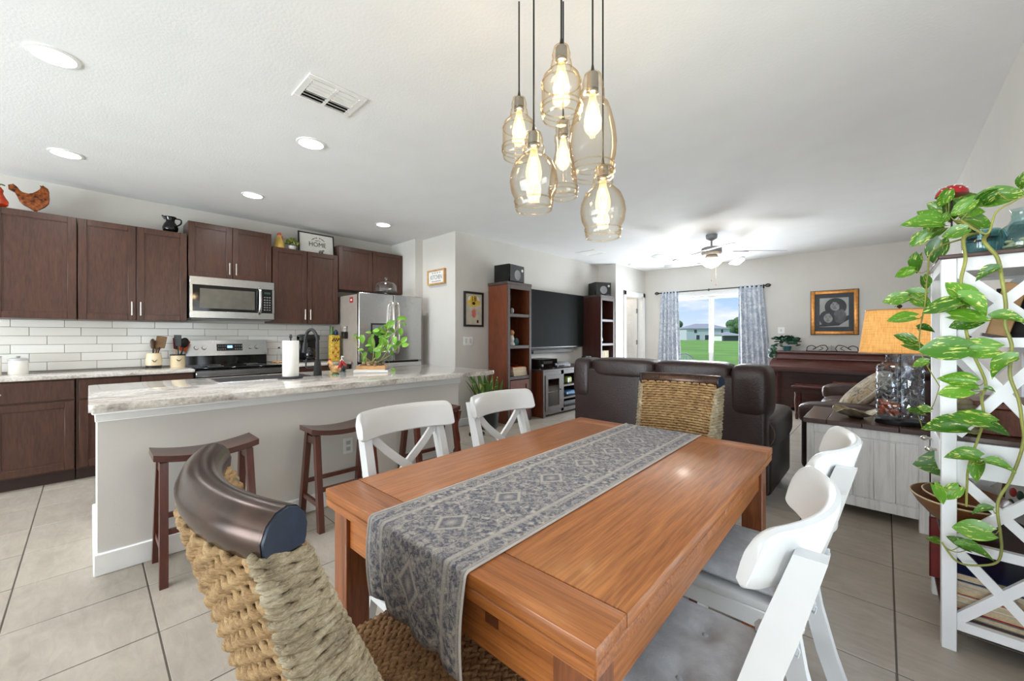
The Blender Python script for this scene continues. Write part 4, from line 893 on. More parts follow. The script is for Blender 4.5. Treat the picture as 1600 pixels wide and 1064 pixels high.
small('blue_box', 'blue case on the middle console shelf', 'box', (cx + .18, cy_ + .66, .261), [('case', M['blue'], (0, .24, 0, .3, 0, .075), .02), ('latch', M['lgrey'], (.24, .25, .02, .05, .02, .06), .003)])
small('dark_box', 'dark device with pale end on the lowest console shelf', 'device', (cx + .12, cy_ + .56, .081), [('case', M['black'], (0, .3, .06, .5, 0, .1), .006), ('end_panel', plain('pale_teal', S(150, 178, 170), .4), (.2, .3, 0, .05, 0, .09), .01)])
small('storage_box', 'cream printed box behind the console glass door', 'box', (cx + .22, cy_ + .1, .081), [('case', M['cream'], (0, .14, 0, .13, 0, .17), .003), ('label_band', M['paper'], (.14, .142, .01, .12, .11, .16), 0)])
for k, y in enumerate((6.06, 6.16)): small('satellite_speaker', ('small black satellite speaker left of its twin' if k == 0 else 'small black satellite speaker next to the dark bookcase'), 'speaker', (-3.98, y, .726), [('case', M['black'], (0, .09, 0, .085, 0, .15), .008), ('grille', M['ironm'], (.09, .094, .006, .079, .01, .14), .002)], 'satellite speakers')
# bookcase contents
bx = XT + .02
t = thing('antique_ornament', 'dark metal antlered ornament on the top bookcase shelf', 'ornament', (bx + .26, 4.13, 1.551))
MB().lathe([(.035, 0), (.04, .01), (.02, .03), (.035, .07), (.03, .10), (.01, .13), (.012, .16), (0, .17)], 18).obj('body', M['ironm'], t)
for s_ in (-1, 1): MB().tube(spline([(0, 0, .16), (0, s_ * .04, .2), (0, s_ * .05, .25), (0, s_ * .03, .28)], 4), .006, 6).obj('antler', M['bronze'], t)
MB().ell((.03, .05, .045), (.03, .03, .045), 14, 10).obj('egg', M['lgrey'], t)
t = thing('bust_figurine', 'pale bust figurine with tan top on the middle bookcase shelf', 'figurine', (bx + .26, 4.20, 1.101))
MB().lathe([(.05, 0), (.05, .02), (.035, .05), (.045, .09), (.03, .14), (.02, .15)], 18).obj('body', M['ceramic'], t); MB().ell((0, 0, .18), (.042, .042, .045), 16, 10).obj('head', M['tan'], t)
lathe_thing('teal_jar', 'round teal jar beside the bust figurine', 'jar', (bx + .27, 4.285, 1.101), [(.028, 0), (.042, .03), (.04, .07), (.024, .10), (0, .105)], M['teal'], 18)
lathe_thing('dark_cup', 'small dark blue cup left of the bust figurine', 'cup', (bx + .28, 4.09, 1.101), [(.025, 0), (.034, .03), (.036, .075), (.03, .075), (0, .02)], M['navy'], 16)
def book(label, loc, L, Wd, T, rz, cover, group, stand=False):
    t = thing('book', label, 'book', loc, 0, group, rot=((R(90) if stand else 0), 0, rz))
    MB().box(0, L, 0, Wd, 0, .003).box(0, L, 0, Wd, T - .003, T).box(0, L, -.002, .002, 0, T).obj('cover', cover, t)
    MB().box(.004, L - .004, .002, Wd - .004, .003, T - .003).obj('pages', M['pages'], t)
    return t
z = .661
for k, (cv, T_, lb) in enumerate(((M['grey'], .03, 'grey bound book at the bottom of the bookcase pile'), (M['lgrey'], .035, 'pale book with dark lettering in the middle of the bookcase pile'), (M['paper'], .05, 'thick white book near the top of the bookcase pile'), (M['orange'], .012, 'thin orange book on top of the bookcase pile'))):
    o = book(lb, (bx + .10 + .01 * k, 4.35 - .01 * k, z), .26, .28, T_, 0, cv, 'books piled in the bookcase'); o.rotation_euler = (0, 0, R(180)); o.location = (bx + .37, 4.42 - .012 * k, z); z += T_ + .0005
t = thing('wooden_bowl', 'small brown wooden dish on the bookcase books', 'dish', (bx + .24, 4.25, z)); MB().lathe([(.03, 0), (.055, .012), (.085, .028), (.08, .028), (.05, .018), (0, .012)], 20, sy=1.2).obj('body', M['copper'], t)
lathe_thing('green_globe', 'green and white round vase on the right bookcase', 'vase', (bx + .28, 6.62, 1.101), [(.03, 0), (.06, .05), (.055, .1), (.025, .14), (.012, .2), (.016, .26)], plain('green_white_glaze', S(110, 150, 128), .25, var=.4, scale=20), 20)
for k in range(6): book(['tall cream binder', 'white binder', 'pale grey binder', 'ivory binder', 'white slim binder', 'silver binder'][k] + ' standing ' + ['first', 'second', 'third', 'fourth', 'fifth', 'sixth'][k] + ' from the left on the dark bookcase shelf', (bx + .14, 6.545 + .052 * k, .661), .22, .30, .045, 0, [M['cream'], M['paper'], M['lgrey'], M['ceramic'], M['paper'], M['lgrey']][k], 'binders on the dark bookcase', True)

# snake plant beside the bookcase
t = thing('snake_plant', 'variegated snake plant in a dark pot beside the bookcase', 'plant', (-3.88, 3.66, 0))
MB().lathe([(.11, 0), (.13, .02), (.155, .24), (.165, .27), (.145, .27), (.14, .22), (0, .22)], 26).obj('pot', M['pot'], t)
MB().lathe([(.14, .225), (0, .235)], 20).obj('soil', M['soil'], t)
rr = random.Random(3)
for k in range(26):
    a = R(-160 + 130 * ((k * .618) % 1)) if k % 3 else k * 2.4; r0 = .02 + .005 * k; H_ = rr.uniform(.36, .58); ln = rr.uniform(.03, .17) * (1.5 if math.sin(a) < 0 else .5)
    b = MB(); n = 8; tw = rr.uniform(-.8, .8); L_, R_ = [], []
    for i in range(n + 1):
        s_ = i / n; p = Vector((math.cos(a) * (r0 + ln * s_ ** 1.6), math.sin(a) * (r0 + ln * s_ ** 1.6), .22 + H_ * s_)); wd = .036 * (1 - s_ ** 3) * (.7 + s_ * .5) + .001
        d_ = Vector((-math.sin(a + tw * s_), math.cos(a + tw * s_), 0)); L_.append(p - d_ * wd); R_.append(p + d_ * wd)
    n_ = Vector((math.cos(a), math.sin(a), 0)) * .004
    lv, rv, cv = [b.v(x) for x in L_], [b.v(x) for x in R_], [b.v((x + y) / 2 - n_) for x, y in zip(L_, R_)]
    for i in range(n): b.f([lv[i], cv[i], cv[i + 1], lv[i + 1]]); b.f([cv[i], rv[i], rv[i + 1], cv[i + 1]])
    b.obj('leaf', M['snake'], t)
t = thing('small_planter', 'small dark planter with a thin stalk at the island end', 'planter', (-3.72, 3.32, 0))
MB().cyl((0, 0, 0), (0, 0, .40), .02, n=10).lathe([(.1, 0), (.1, .02)], 18).obj('stand', M['ironm'], t); MB().lathe([(.05, .4), (.075, .46), (.08, .47), (.06, .47), (0, .45)], 18).obj('pot', plain('dark_green_pot', S(30, 46, 42), .4), t)
MB().tube(spline([(0, 0, .46), (.02, -.05, .55), (.0, -.08, .66)], 5), .005, 6).obj('stalk', M['stemb'], t); MB().ell((.03, .02, .52), (.04, .02, .008), 8, 5).obj('leaf', M['leafd'], t)

# ------------------------------------------------------------------ sofas
def pad(name, mat, parent, c, r, e=2.6, n=20, m_=14, sag=0, rot=None):
    """soft superellipsoid cushion, centre c, half sizes r"""
    def sp(x, p): return math.copysign(abs(x) ** (2 / p), x)
    b = MB()
    if rot: b.at((0, 0, 0), rot)
    def fn(u, v):
        a, h = u * 2 * math.pi, (v - .5) * math.pi
        x, y, z = sp(math.cos(h), e) * sp(math.cos(a), e), sp(math.cos(h), e) * sp(math.sin(a), e), sp(math.sin(h), e)
        return (r[0] * x, r[1] * y, r[2] * z - sag * (1 - x * x) * (1 - y * y) * (1 if z > 0 else 0))
    b.grid(fn, n, m_, wrap=True)
    o = b.obj(name, mat, parent, 80); o.location = c
    return o
t = thing('loveseat', 'dark brown leather loveseat with its back to the dining table', 'sofa', (0, 0, 0))
MB().box(-2.20, -.60, 3.22, 3.34, .10, .94, bev=.03, seg=3).obj('back_shell', M['leather'], t)
MB().box(-2.12, -.66, 3.34, 4.16, .08, .34, bev=.03, seg=2).obj('base', M['leather'], t)
for a, b_ in ((-2.025, -1.412), (-1.416, -.835)):
    pad('head_cushion', M['leather'], t, ((a + b_) / 2, 3.355, .945), ((b_ - a) / 2 + .006, .148, .088), 4.6, 40, 20)
for a, b_ in ((-2.215, -2.02), (-.84, -.585)):
    pad('wing', M['leather'], t, ((a + b_) / 2, 3.355, .83), ((b_ - a) / 2 + .004, .15, .195), 4.6, 40, 24)
for x in (-1.72, -1.12):
    pad('seat_cushion', M['leather2'], t, (x, 3.80, .42), (.30, .42, .13), 4, 24, 14)
    pad('back_cushion', M['leather2'], t, (x, 3.48, .70), (.30, .13, .22), 3.5, 24, 14)
for x in (-2.10, -.70):
    a = pad('arm', M['leather'], t, (x, 3.78, .52), (.135, .46, .13), 4, 28, 16)
    MB().box(x - .10, x + .10, 3.36, 4.18, .06, .50, bev=.04, seg=3).obj('arm_panel', M['leather'], t)
    MB().tube([(x + .125 * math.cos(R(k * 18)), 3.36 - .0, .52 + .12 * math.sin(R(k * 18))) for k in range(20)], .004, 5, closed=True).obj('piping', M['thread'], t)
for x in (-2.1, -.7):
    for y in (3.3, 4.1): MB().cyl((x, y, 0), (x, y, .1), .025, n=10).obj('foot', M['black'], t)
t = thing('sofa', 'brown leather sofa along the right wall behind the lamp', 'sofa', (0, 0, 0))
X0, X1, Y0, Y1 = -.58, .46, 4.30, 6.46
MB().box(X0 + .06, X1, Y0 + .05, Y1 - .05, .08, .32, bev=.03, seg=2).obj('base', M['leather'], t)
MB().box(X1 - .16, X1, Y0 + .1, Y1 - .1, .3, .92, bev=.04, seg=3).obj('back_shell', M['leather'], t)
for y in (Y0 + .14, Y1 - .14):
    MB().box(X0 + .03, X1 - .02, y - .10, y + .10, .06, .52, bev=.04, seg=3).obj('arm_panel', M['leather'], t)
    pad('arm', M['leather2'], t, ((X0 + X1) / 2 - .02, y, .545), (.50, .13, .11), 4, 28, 16)
L = (Y1 - Y0 - .52) / 3
for k in range(3):
    y = Y0 + .26 + L * (k + .5)
    pad('seat_cushion', M['leather2'], t, (-.10, y, .42), (.45, L / 2 + .005, .125), 4, 28, 16, sag=.015)
    pad('back_cushion', M['leather2'], t, (.22, y, .72), (.13, L / 2 + .002, .23), 3.2, 24, 16)
    pad('head_cushion', M['leather2'], t, (.27, y, .94), (.14, L / 2 + .002, .085), 3, 24, 14)
for x in (X0 + .12, X1 - .08):
    for y in (Y0 + .12, Y1 - .12): MB().cyl((x, y, 0), (x, y, .09), .025, n=10).obj('foot', M['black'], t)
m, t_, b = nodes('pillow_print'); f = noise(t_, coords(t_), 14, 4, .6, 1.2)
t_.links.new(rampn(t_, f, [(.38, S(110, 116, 112)), (.48, S(190, 166, 130)), (.58, S(200, 190, 172)), (.68, S(150, 130, 104))]), b.inputs['Base Color']); b.inputs['Roughness'].default_value = .9
t = thing('throw_pillow', 'tan and grey patterned throw pillow leaning on the sofa', 'pillow', (-.13, 4.73, .735), rot=(0, R(-47), R(8)))
pad('body', m, t, (0, 0, 0), (.25, .24, .075), 2.5, 32, 16)
MB().tube([(.245 * (abs(math.cos(R(k * 9))) ** .8) * math.copysign(1, math.cos(R(k * 9))), .235 * (abs(math.sin(R(k * 9))) ** .8) * math.copysign(1, math.sin(R(k * 9))), 0) for k in range(40)], .007, 6, closed=True).obj('piping', M['paper'], t)

# ------------------------------------------------------------------ piano and bench
t = thing('piano', 'mahogany upright spinet piano against the far wall', 'piano', (0, 0, 0))
PX0, PX1 = -1.40, .10
MB().box(PX0 + .03, PX1 - .03, 8.0, 8.34, .05, .96).obj('case', M['piano'], t)
MB().box(PX0 + .02, PX1 - .02, 7.97, 8.35, .96, .985, bev=.006).obj('lid', M['piano'], t)
MB().prism([(8.0, .955), (7.94, .88), (7.94, .86), (8.0, .86)], PX0 + .05, PX1 - .05, 'x').obj('music_shelf', M['piano'], t)
MB().prism([(8.02, .87), (7.76, .80), (7.70, .74), (7.70, .68), (8.02, .64)], PX0, PX1, 'x', bev=.004).obj('keyboard_lid', M['piano'], t)
MB().box(PX0 + .03, PX1 - .03, 7.685, 7.70, .665, .70).obj('key_rail', M['piano_d'], t)
MB().box(PX0 + .07, PX1 - .07, 7.985, 8.0, .08, .64).obj('knee_panel', M['piano_d'], t)
for x in (PX0 + .05, PX1 - .05):
    MB().lathe([(.03, 0), (.03, .03), (.022, .06), (.035, .25), (.04, .45), (.03, .55), (.045, .60), (.045, .66)], 14, (x, 7.76, 0)).obj('leg', M['piano'], t)
    MB().box(x - .05, x + .05, 7.70, 8.34, 0, .06, bev=.006).obj('toe_block', M['piano'], t)
for k in range(3): MB().box(-.74 + k * .07, -.71 + k * .07, 7.86, 7.99, .05, .065).obj('pedal', M['gold'], t)
t = thing('music_stand', 'scrolled wrought iron music stand on the piano', 'music stand', (-.62, 8.08, .985))
b = MB(); b.tube([(-.33, 0, .006), (.33, 0, .006)], .006, 8)
for s_ in (-1, 1):
    b.tube(spline([(s_ * .32, 0, .01), (s_ * .31, 0, .07), (s_ * .25, 0, .095), (s_ * .2, 0, .06), (s_ * .24, 0, .03)], 5), .006, 6)
    b.tube(spline([(s_ * .24, 0, .03), (s_ * .15, 0, .09), (s_ * .08, 0, .10), (s_ * .05, 0, .05), (s_ * .07, 0, .01)], 5), .006, 6)
    b.tube(spline([(s_ * .16, 0, .02), (s_ * .11, 0, .05), (s_ * .14, 0, .075)], 5), .005, 6)
b.obj('scrolls', M['ironm'], t)
for k in range(-2, 3): MB().tube([(k * .018, 0, .006), (k * .018, 0, .10 - .01 * abs(k))], .003, 5).obj('lyre_bar', M['ironm'], t)
t = thing('ivy_plant', 'dark green trailing ivy on the left end of the piano', 'plant', (-1.22, 8.14, .985))
MB().lathe([(.05, 0), (.07, .08), (.06, .08), (0, .07)], 18).obj('pot', M['teal'], t)
lfm = MB().ell((0, 0, 0), (.042, .036, .008), 6, 4).mesh('leaf', M['leafd'])
for k in range(90):
    a = rnd.uniform(0, 6.28); r = rnd.uniform(.03, .20); z = .25 - r * rnd.uniform(.1, 1.0)
    link('leaf', lfm, t, (r * math.cos(a), r * math.sin(a) * .7, max(z, .02)), (rnd.uniform(-.8, .8), rnd.uniform(-.8, .8), a))
for k in range(9): link('leaf', lfm, t, (-.15 - .035 * (k % 3), -.16 - .01 * k, .04 - .018 * k), (1.0, .4, k))
t = thing('piano_bench', 'mahogany piano bench in front of the piano', 'bench', (-.62, 7.35, 0))
MB().box(-.40, .40, -.18, .18, .47, .50, bev=.006).obj('seat', M['piano'], t); MB().box(-.36, .36, -.15, .15, .40, .47).obj('apron', M['piano_d'], t)
for x in (-.34, .34):
    for y in (-.14, .14): MB().lathe([(.018, 0), (.024, .05), (.018, .1), (.03, .28), (.022, .36), (.03, .40)], 12, (x, y, 0)).obj('leg', M['piano'], t)
b = MB().box(-.2, .2, -.1, .1, 0, .07, bev=.004).obj('case', M['bookcase'], None); t = thing('music_books', 'brown music case lying on the piano bench', 'case', (-.35, 7.35, .501)); b.parent = t; MB().box(-.03, .03, -.108, -.1, .02, .05).obj('clasp', M['gold'], t)

# ------------------------------------------------------------------ end table with lamp and shell
EX0, EX1, EY0, EY1 = -.415, .20, 3.555, 4.16
t = thing('end_table', 'whitewashed square end table with dark stained top', 'end table', (0, 0, 0))
MB().box(EX0 + .03, EX1 - .03, EY0 + .012, EY1 - .012, .08, .60).obj('body', M['wash'], t)
for x in (EX0, EX1 - .045):
    for y in (EY0, EY1 - .045): MB().box(x, x + .045, y, y + .045, 0, .61, bev=.003).obj('post', M['wash'], t)
n = 5; pw = (EX1 - EX0 - .09) / n
for k in range(n): MB().box(EX0 + .045 + k * pw + .001, EX0 + .045 + (k + 1) * pw - .001, EY0 + .004, EY0 + .014, .15, .54, bev=.0025).obj('plank', M['wash'], t)
MB().box(EX0 + .045, EX1 - .045, EY0 + .002, EY0 + .014, .55, .61, bev=.002).obj('top_rail', M['wash'], t); MB().box(EX0 + .045, EX1 - .045, EY0 + .002, EY0 + .014, .08, .14, bev=.002).obj('bottom_rail', M['wash'], t)
for k in range(5): MB().box(EX0 + .004, EX0 + .014, EY0 + .045 + k * .103 + .001, EY0 + .045 + (k + 1) * .103 - .001, .15, .54, bev=.0025).obj('plank', M['wash'], t)
for k, (a, b_) in enumerate(((EX0 - .02, EX0 + .115), (EX0 + .117, EX0 + .30), (EX0 + .302, EX0 + .48), (EX0 + .482, EX1 + .02))): MB().box(a, b_, EY0 - .02, EY1 + .02, .612, .645, bev=.003).obj('top_plank', M['dwood'], t)
ET = .645
m, t_, b = nodes('burlap_shade'); f = noise(t_, coords(t_, (60, 60, 3)), 3, 3); f2 = noise(t_, coords(t_, (3, 3, 90)), 3, 3)
c = mixc(t_, .5, rampn(t_, f, [(.3, S(196, 128, 58)), (.7, S(236, 184, 112))]), rampn(t_, f2, [(.3, S(200, 136, 64)), (.7, S(238, 188, 116))]))
t_.links.new(c, b.inputs['Base Color']); b.inputs['Roughness'].default_value = .9; b.inputs['Emission Strength'].default_value = .30; t_.links.new(c, b.inputs['Emission Color']); M['shade'] = m
t = thing('table_lamp', 'glass bodied table lamp with orange burlap shade', 'lamp', (.07, 3.70, ET))
MB().lathe([(.122, 0), (.125, .006), (.125, .03), (.118, .034), (0, .034)], 40, sy=.75).obj('base', M['black'], t)
m, t_, b = nodes('crackle_glass'); t_.nodes.remove(b); o_ = t_.nodes['Material Output']
vo = N(t_, 'ShaderNodeTexVoronoi', feature='DISTANCE_TO_EDGE'); vo.inputs['Scale'].default_value = 26; t_.links.new(coords(t_), vo.inputs['Vector'])
tr = N(t_, 'ShaderNodeBsdfTransparent'); tr.inputs[0].default_value = (.74, .80, .87, 1); gl = N(t_, 'ShaderNodeBsdfGlossy'); gl.inputs['Roughness'].default_value = .08; gl.inputs['Color'].default_value = (.9, .95, 1, 1)
bp = N(t_, 'ShaderNodeBump'); bp.inputs['Strength'].default_value = .8; bp.inputs['Distance'].default_value = .02; t_.links.new(vo.outputs['Distance'], bp.inputs['Height']); t_.links.new(bp.outputs[0], gl.inputs['Normal'])
cr_ = N(t_, 'ShaderNodeValToRGB'); cr_.color_ramp.elements[0].color = (.30, .30, .30, 1); cr_.color_ramp.elements[1].color = (.12, .12, .12, 1); cr_.color_ramp.elements[1].position = .06; t_.links.new(vo.outputs['Distance'], cr_.inputs[0])
mx = N(t_, 'ShaderNodeMixShader'); t_.links.new(cr_.outputs[0], mx.inputs[0]); t_.links.new(tr.outputs[0], mx.inputs[1]); t_.links.new(gl.outputs[0], mx.inputs[2]); t_.links.new(mx.outputs[0], o_.inputs[0])
gb = MB().lathe([(.10, .035), (.115, .05), (.118, .12), (.118, .36), (.112, .39), (.09, .41), (.07, .415), (.07, .47), (.075, .48)], 40, sy=.75, cap=False).obj('glass_body', m, t)
MB().cyl((0, 0, .03), (0, 0, .52), .008, n=12).obj('rod', M['blackm'], t)
MB().lathe([(.076, .47), (.076, .49), (.02, .495), (.012, .53)], 28, sy=.8).obj('cap', M['lgrey'], t)
rr = random.Random(5)
b = MB()
for k in range(26): b.ell((rr.uniform(-.09, .0), rr.uniform(-.05, .05), .055 + .0035 * k), (.018, .014, .012), 7, 5)
b.obj('filler', M['orange'], t)
n = 28
def shade(u, v):
    a = u * 2 * math.pi; e4 = .55; cx_, sx_ = math.copysign(abs(math.cos(a)) ** e4, math.cos(a)), math.copysign(abs(math.sin(a)) ** e4, math.sin(a))
    k = 1 - .17 * v; return (.205 * cx_ * k, .15 * sx_ * k, .475 + .285 * v)
sh = MB().grid(shade, 48, 6, wrap=True).obj('shade', M['shade'], t, 70); md = sh.modifiers.new('s', 'SOLIDIFY'); md.thickness = .004
for z, v_ in ((.475, 0), (.76, 1)): MB().tube([shade(k / 48, v_) for k in range(48)], .004, 5, closed=True).obj('shade_trim', M['tan'], t)
MB().cyl((0, 0, .52), (0, 0, .775), .004, n=8).ell((0, 0, .785), (.014, .014, .012)).obj('finial', M['ironm'], t)
MB().ell((0, 0, .60), (.028, .028, .04), 14, 10).obj('bulb', emit('warm_bulb', (1, .8, .5, 1), 4), t)
t = thing('shell_dish', 'wavy bronze shell dish on the end table', 'dish', (-.155, 3.78, ET))
def shell(u, v):
    a = u * 2 * math.pi; r = .115 * v * (1 + .10 * math.sin(3 * a)); return (r * math.cos(a) * 1.1, r * math.sin(a) * .8, .004 + .05 * v ** 2 * (1 + .45 * math.sin(3 * a + .5)))
s_ = MB().grid(shell, 36, 10, wrap=True).obj('bowl', plain('shell_bronze', S(150, 138, 112), .3, .5, .25, 30), t, 80); md = s_.modifiers.new('s', 'SOLIDIFY'); md.thickness = .004
MB().lathe([(.04, 0), (.045, .006), (.03, .012)], 18).obj('foot', M['bronze'], t)
for (x, y, z, rz) in ((.14, 3.64, ET, .5),): pass

# ------------------------------------------------------------------ ceiling fan
fx, fy = -1.78, 5.996
t = thing('ceiling_fan', 'five blade white ceiling fan with grey motor and frosted bowl light', 'ceiling fan', (fx, fy, 0), R(43))
MB().lathe([(.075, CEIL), (.07, CEIL - .05), (.03, CEIL - .075), (.018, CEIL - .08)], 28).obj('canopy', M['grey'], t)
MB().cyl((0, 0, CEIL - .08), (0, 0, 2.48), .013, n=14).obj('downrod', M['grey'], t)
MB().lathe([(.03, 2.49), (.09, 2.485), (.13, 2.47), (.135, 2.40), (.11, 2.375), (.05, 2.37)], 32).obj('motor', M['grey'], t)
MB().lathe([(.07, 2.37), (.085, 2.35), (.085, 2.325), (.05, 2.315)], 28).obj('light_kit', M['grey'], t)
bw = MB().lathe([(.155, 2.315), (.15, 2.30), (.125, 2.255), (.08, 2.215), (.03, 2.197), (0, 2.195)], 32, cap=False).obj('glass_bowl', M['bowlglow'], t)
MB().lathe([(.012, 2.196), (.014, 2.19), (0, 2.185)], 12).obj('finial', M['grey'], t)
for k in range(5):
    a = R(72 * k); b = MB(); b.M = Matrix.Rotation(a, 4, 'Z') @ Matrix.Rotation(R(10), 4, 'X')
    poly = [(.22, -.05), (.30, -.068), (.68, -.075), (.745, -.052), (.76, 0), (.745, .052), (.68, .075), (.30, .068), (.22, .05)]
    b.prism(poly, 2.378, 2.386, 'z'); bl = b.obj('blade', M['chair'], t)
    b = MB(); b.M = Matrix.Rotation(a, 4, 'Z') @ Matrix.Rotation(R(10), 4, 'X'); b.box(.08, .27, -.022, .022, 2.368, 2.378, bev=.003); b.obj('blade_bracket', M['grey'], bl)
for dx, L_ in ((-.03, .30), (.03, .36)):
    MB().cyl((dx, -.06, 2.32), (dx, -.06, 2.32 - L_), .0015, n=5).ell((dx, -.06, 2.32 - L_ - .012), (.007, .007, .014), 8, 6).obj('pull_chain', M['tan'], t)
light('fan_bulb', 'POINT', (fx, fy, 2.16), 12, (1, .93, .84), shadow_soft_size=.1)
light('fan_uplight', 'POINT', (fx, fy, 2.345), 3.5, (1, .95, .88), shadow_soft_size=.06)

# ------------------------------------------------------------------ ceiling fittings
for k, (x, y, lb) in enumerate(((-3.077, -.124, 'recessed ceiling light nearest the camera, upper left'), (-4.654, -.123, 'recessed ceiling light above the copper hen'), (-3.088, 1.122, 'recessed ceiling light beside the air vent'), (-4.651, 1.132, 'recessed ceiling light above the microwave'), (-4.664, 2.57, 'recessed ceiling light above the refrigerator'))):
    t = thing('recessed_light', lb, 'ceiling light', (x, y, CEIL), 0, 'recessed kitchen lights')
    MB().lathe([(.098, 0), (.096, -.006), (.082, -.008), (.08, -.002)], 36, cap=False).obj('trim_ring', M['white'], t)
    MB().lathe([(0, -.003), (.081, -.003), (.081, -.004), (0, -.004)], 32).obj('lens', M['canlight'], t)
    light('can_light', 'AREA', (x, y, CEIL - .012), 4, (.97, .98, 1), (0, 0, 0), shape='DISK', size=.15, spread=R(150))
def register(name, label, x0, x1, y0, y1, split):
    t = thing(name, label, 'vent', ((x0 + x1) / 2, (y0 + y1) / 2, CEIL)); a, c = (x1 - x0) / 2, (y1 - y0) / 2; f = .035
    MB().box(-a, -a + f, -c, c, -.008, 0, bev=.002).box(a - f, a, -c, c, -.008, 0, bev=.002).box(-a + f, a - f, -c, -c + f, -.008, 0, bev=.002).box(-a + f, a - f, c - f, c, -.008, 0, bev=.002).obj('frame', M['white'], t)
    MB().box(-a + f, a - f, -c + f, c - f, -.002, -.0005).obj('duct', M['ironm'] if split else M['white'], t)
    if split:
        MB().box(-a + f, a - f, -.008, .008, -.009, -.002).obj('divider', M['white'], t)
        n = 7; st = (2 * a - 2 * f) / n
        for k in range(n):
            for s_ in (-1, 1):
                b = MB(); xm = -a + f + st * (k + .5); tl = R(38) if k < n // 2 else R(-38)
                b.at((xm, 0, -.006), (0, tl, 0)); b.box(-st * .42, st * .42, .008 if s_ > 0 else -c + f, c - f if s_ > 0 else -.008, -.001, .001); b.obj('louvre', M['white'], t)
    else:
        for k in range(8): xm = -a + f + (2 * a - 2 * f) * (k + .5) / 8; MB().box(xm - .006, xm + .006, -c + f, c - f, -.007, -.002).obj('louvre', M['white'], t)
register('air_vent', 'white ceiling air vent with dark louvre gaps near the kitchen', -2.55, -2.26, .815, 1.145, True)
register('return_vent', 'flat white ceiling return grille near the television', -3.85, -3.48, 5.67, 6.045, False)
t = thing('smoke_detector', 'small white round smoke detector near the doorway', 'smoke detector', (-3.657, 7.319, CEIL)); MB().lathe([(.06, 0), (.058, -.02), (.04, -.032), (0, -.034)], 24).obj('body', M['white'], t); MB().lathe([(.045, -.03), (.046, -.024)], 20, cap=False).obj('slot', M['lgrey'], t)

# ------------------------------------------------------------------ dining table
TT = .76
t = thing('dining_table', 'orange brown oak draw leaf dining table', 'table', (-.806, 1.242, 0), R(1.25))
A, B_ = .474, .731
MB().box(-A, A, -B_ + .105, B_ - .105, TT - .028, TT, bev=.004, seg=2).obj('top_panel', M['table'], t)
for s_ in (-1, 1): MB().box(-A, A, s_ * B_ if s_ < 0 else B_ - .104, -B_ + .104 if s_ < 0 else B_, TT - .028, TT, bev=.004, seg=2).obj('breadboard_end', M['tablex'], t)
for s_ in (-1, 1): MB().box(-A + .002, A - .002, (-B_ + .002) if s_ < 0 else .003, -.003 if s_ < 0 else B_ - .002, TT - .056, TT - .030, bev=.003).obj('draw_leaf', M['tablex'], t)
for s_ in (-1, 1):
    x = s_ * (A - .045); ap = MB().box(x - .012, x + .012, -B_ + .09, B_ - .09, TT - .165, TT - .058, bev=.002).obj('apron', M['table'], t)
    for y in (-.38, .0, .38): MB().box(x + s_ * .011 - .002, x + s_ * .011 + .002, y - .012, y + .012, TT - .105, TT - .085).obj('tenon_plug', M['plug'], ap)
    y = s_ * (B_ - .045); ap = MB().box(-A + .09, A - .09, y - .012, y + .012, TT - .165, TT - .058, bev=.002).obj('apron', M['tablex'], t)
    for x in (-.22, .22): MB().box(x - .018, x + .018, y + s_ * .011 - .002, y + s_ * .011 + .002, TT - .105, TT - .085).obj('tenon_plug', M['plug'], ap)
for sx in (-1, 1):
    for sy in (-1, 1): MB().box(sx * (A - .058) - .038, sx * (A - .058) + .038, sy * (B_ - .058) - .038, sy * (B_ - .058) + .038, 0, TT - .057, bev=.003).obj('leg', M['tableleg'], t)

# woven runner: laid over the top, hanging at both ends
m, t_, b = nodes('runner_weave')
uvn = N(t_, 'ShaderNodeUVMap'); mp = N(t_, 'ShaderNodeMapping'); t_.links.new(uvn.outputs[0], mp.inputs[0])
sp = N(t_, 'ShaderNodeSeparateXYZ'); t_.links.new(uvn.outputs[0], sp.inputs[0])
def vmath(op, a, b2=None):
    n = N(t_, 'ShaderNodeMath', operation=op)
    for i, x in enumerate((a, b2)):
        if x is None: continue
        if isinstance(x, (int, float)): n.inputs[i].default_value = x
        else: t_.links.new(x, n.inputs[i])
    return n.outputs[0]
ab = vmath('ABSOLUTE', sp.outputs['X'])                       # mirrored motif left/right
vv = vmath('PINGPONG', sp.outputs['Y'], .21)
cmb = N(t_, 'ShaderNodeCombineXYZ'); t_.links.new(ab, cmb.inputs[0]); t_.links.new(vv, cmb.inputs[1])
vo = N(t_, 'ShaderNodeTexVoronoi'); vo.inputs['Scale'].default_value = 38; t_.links.new(cmb.outputs[0], vo.inputs['Vector'])
v2 = N(t_, 'ShaderNodeTexVoronoi', feature='DISTANCE_TO_EDGE'); v2.inputs['Scale'].default_value = 24; t_.links.new(cmb.outputs[0], v2.inputs['Vector'])
no = noise(t_, cmb.outputs[0], 70, 4, .65, 1.0); fine = noise(t_, mp.outputs[0], 420, 2, .5)
blue, cream = S(56, 66, 90), S(196, 188, 178)
base_ = rampn(t_, vo.outputs['Distance'], [(.18, (1, 1, 1, 1)), (.36, (0, 0, 0, 1))])
rings = rampn(t_, v2.outputs['Distance'], [(.0, (1, 1, 1, 1)), (.10, (0, 0, 0, 1))])
pat = mixc(t_, .5, base_, rings, 'LIGHTEN'); pat = mixc(t_, .55, pat, rampn(t_, no, [(.42, (0, 0, 0, 1)), (.58, (1, 1, 1, 1))]))
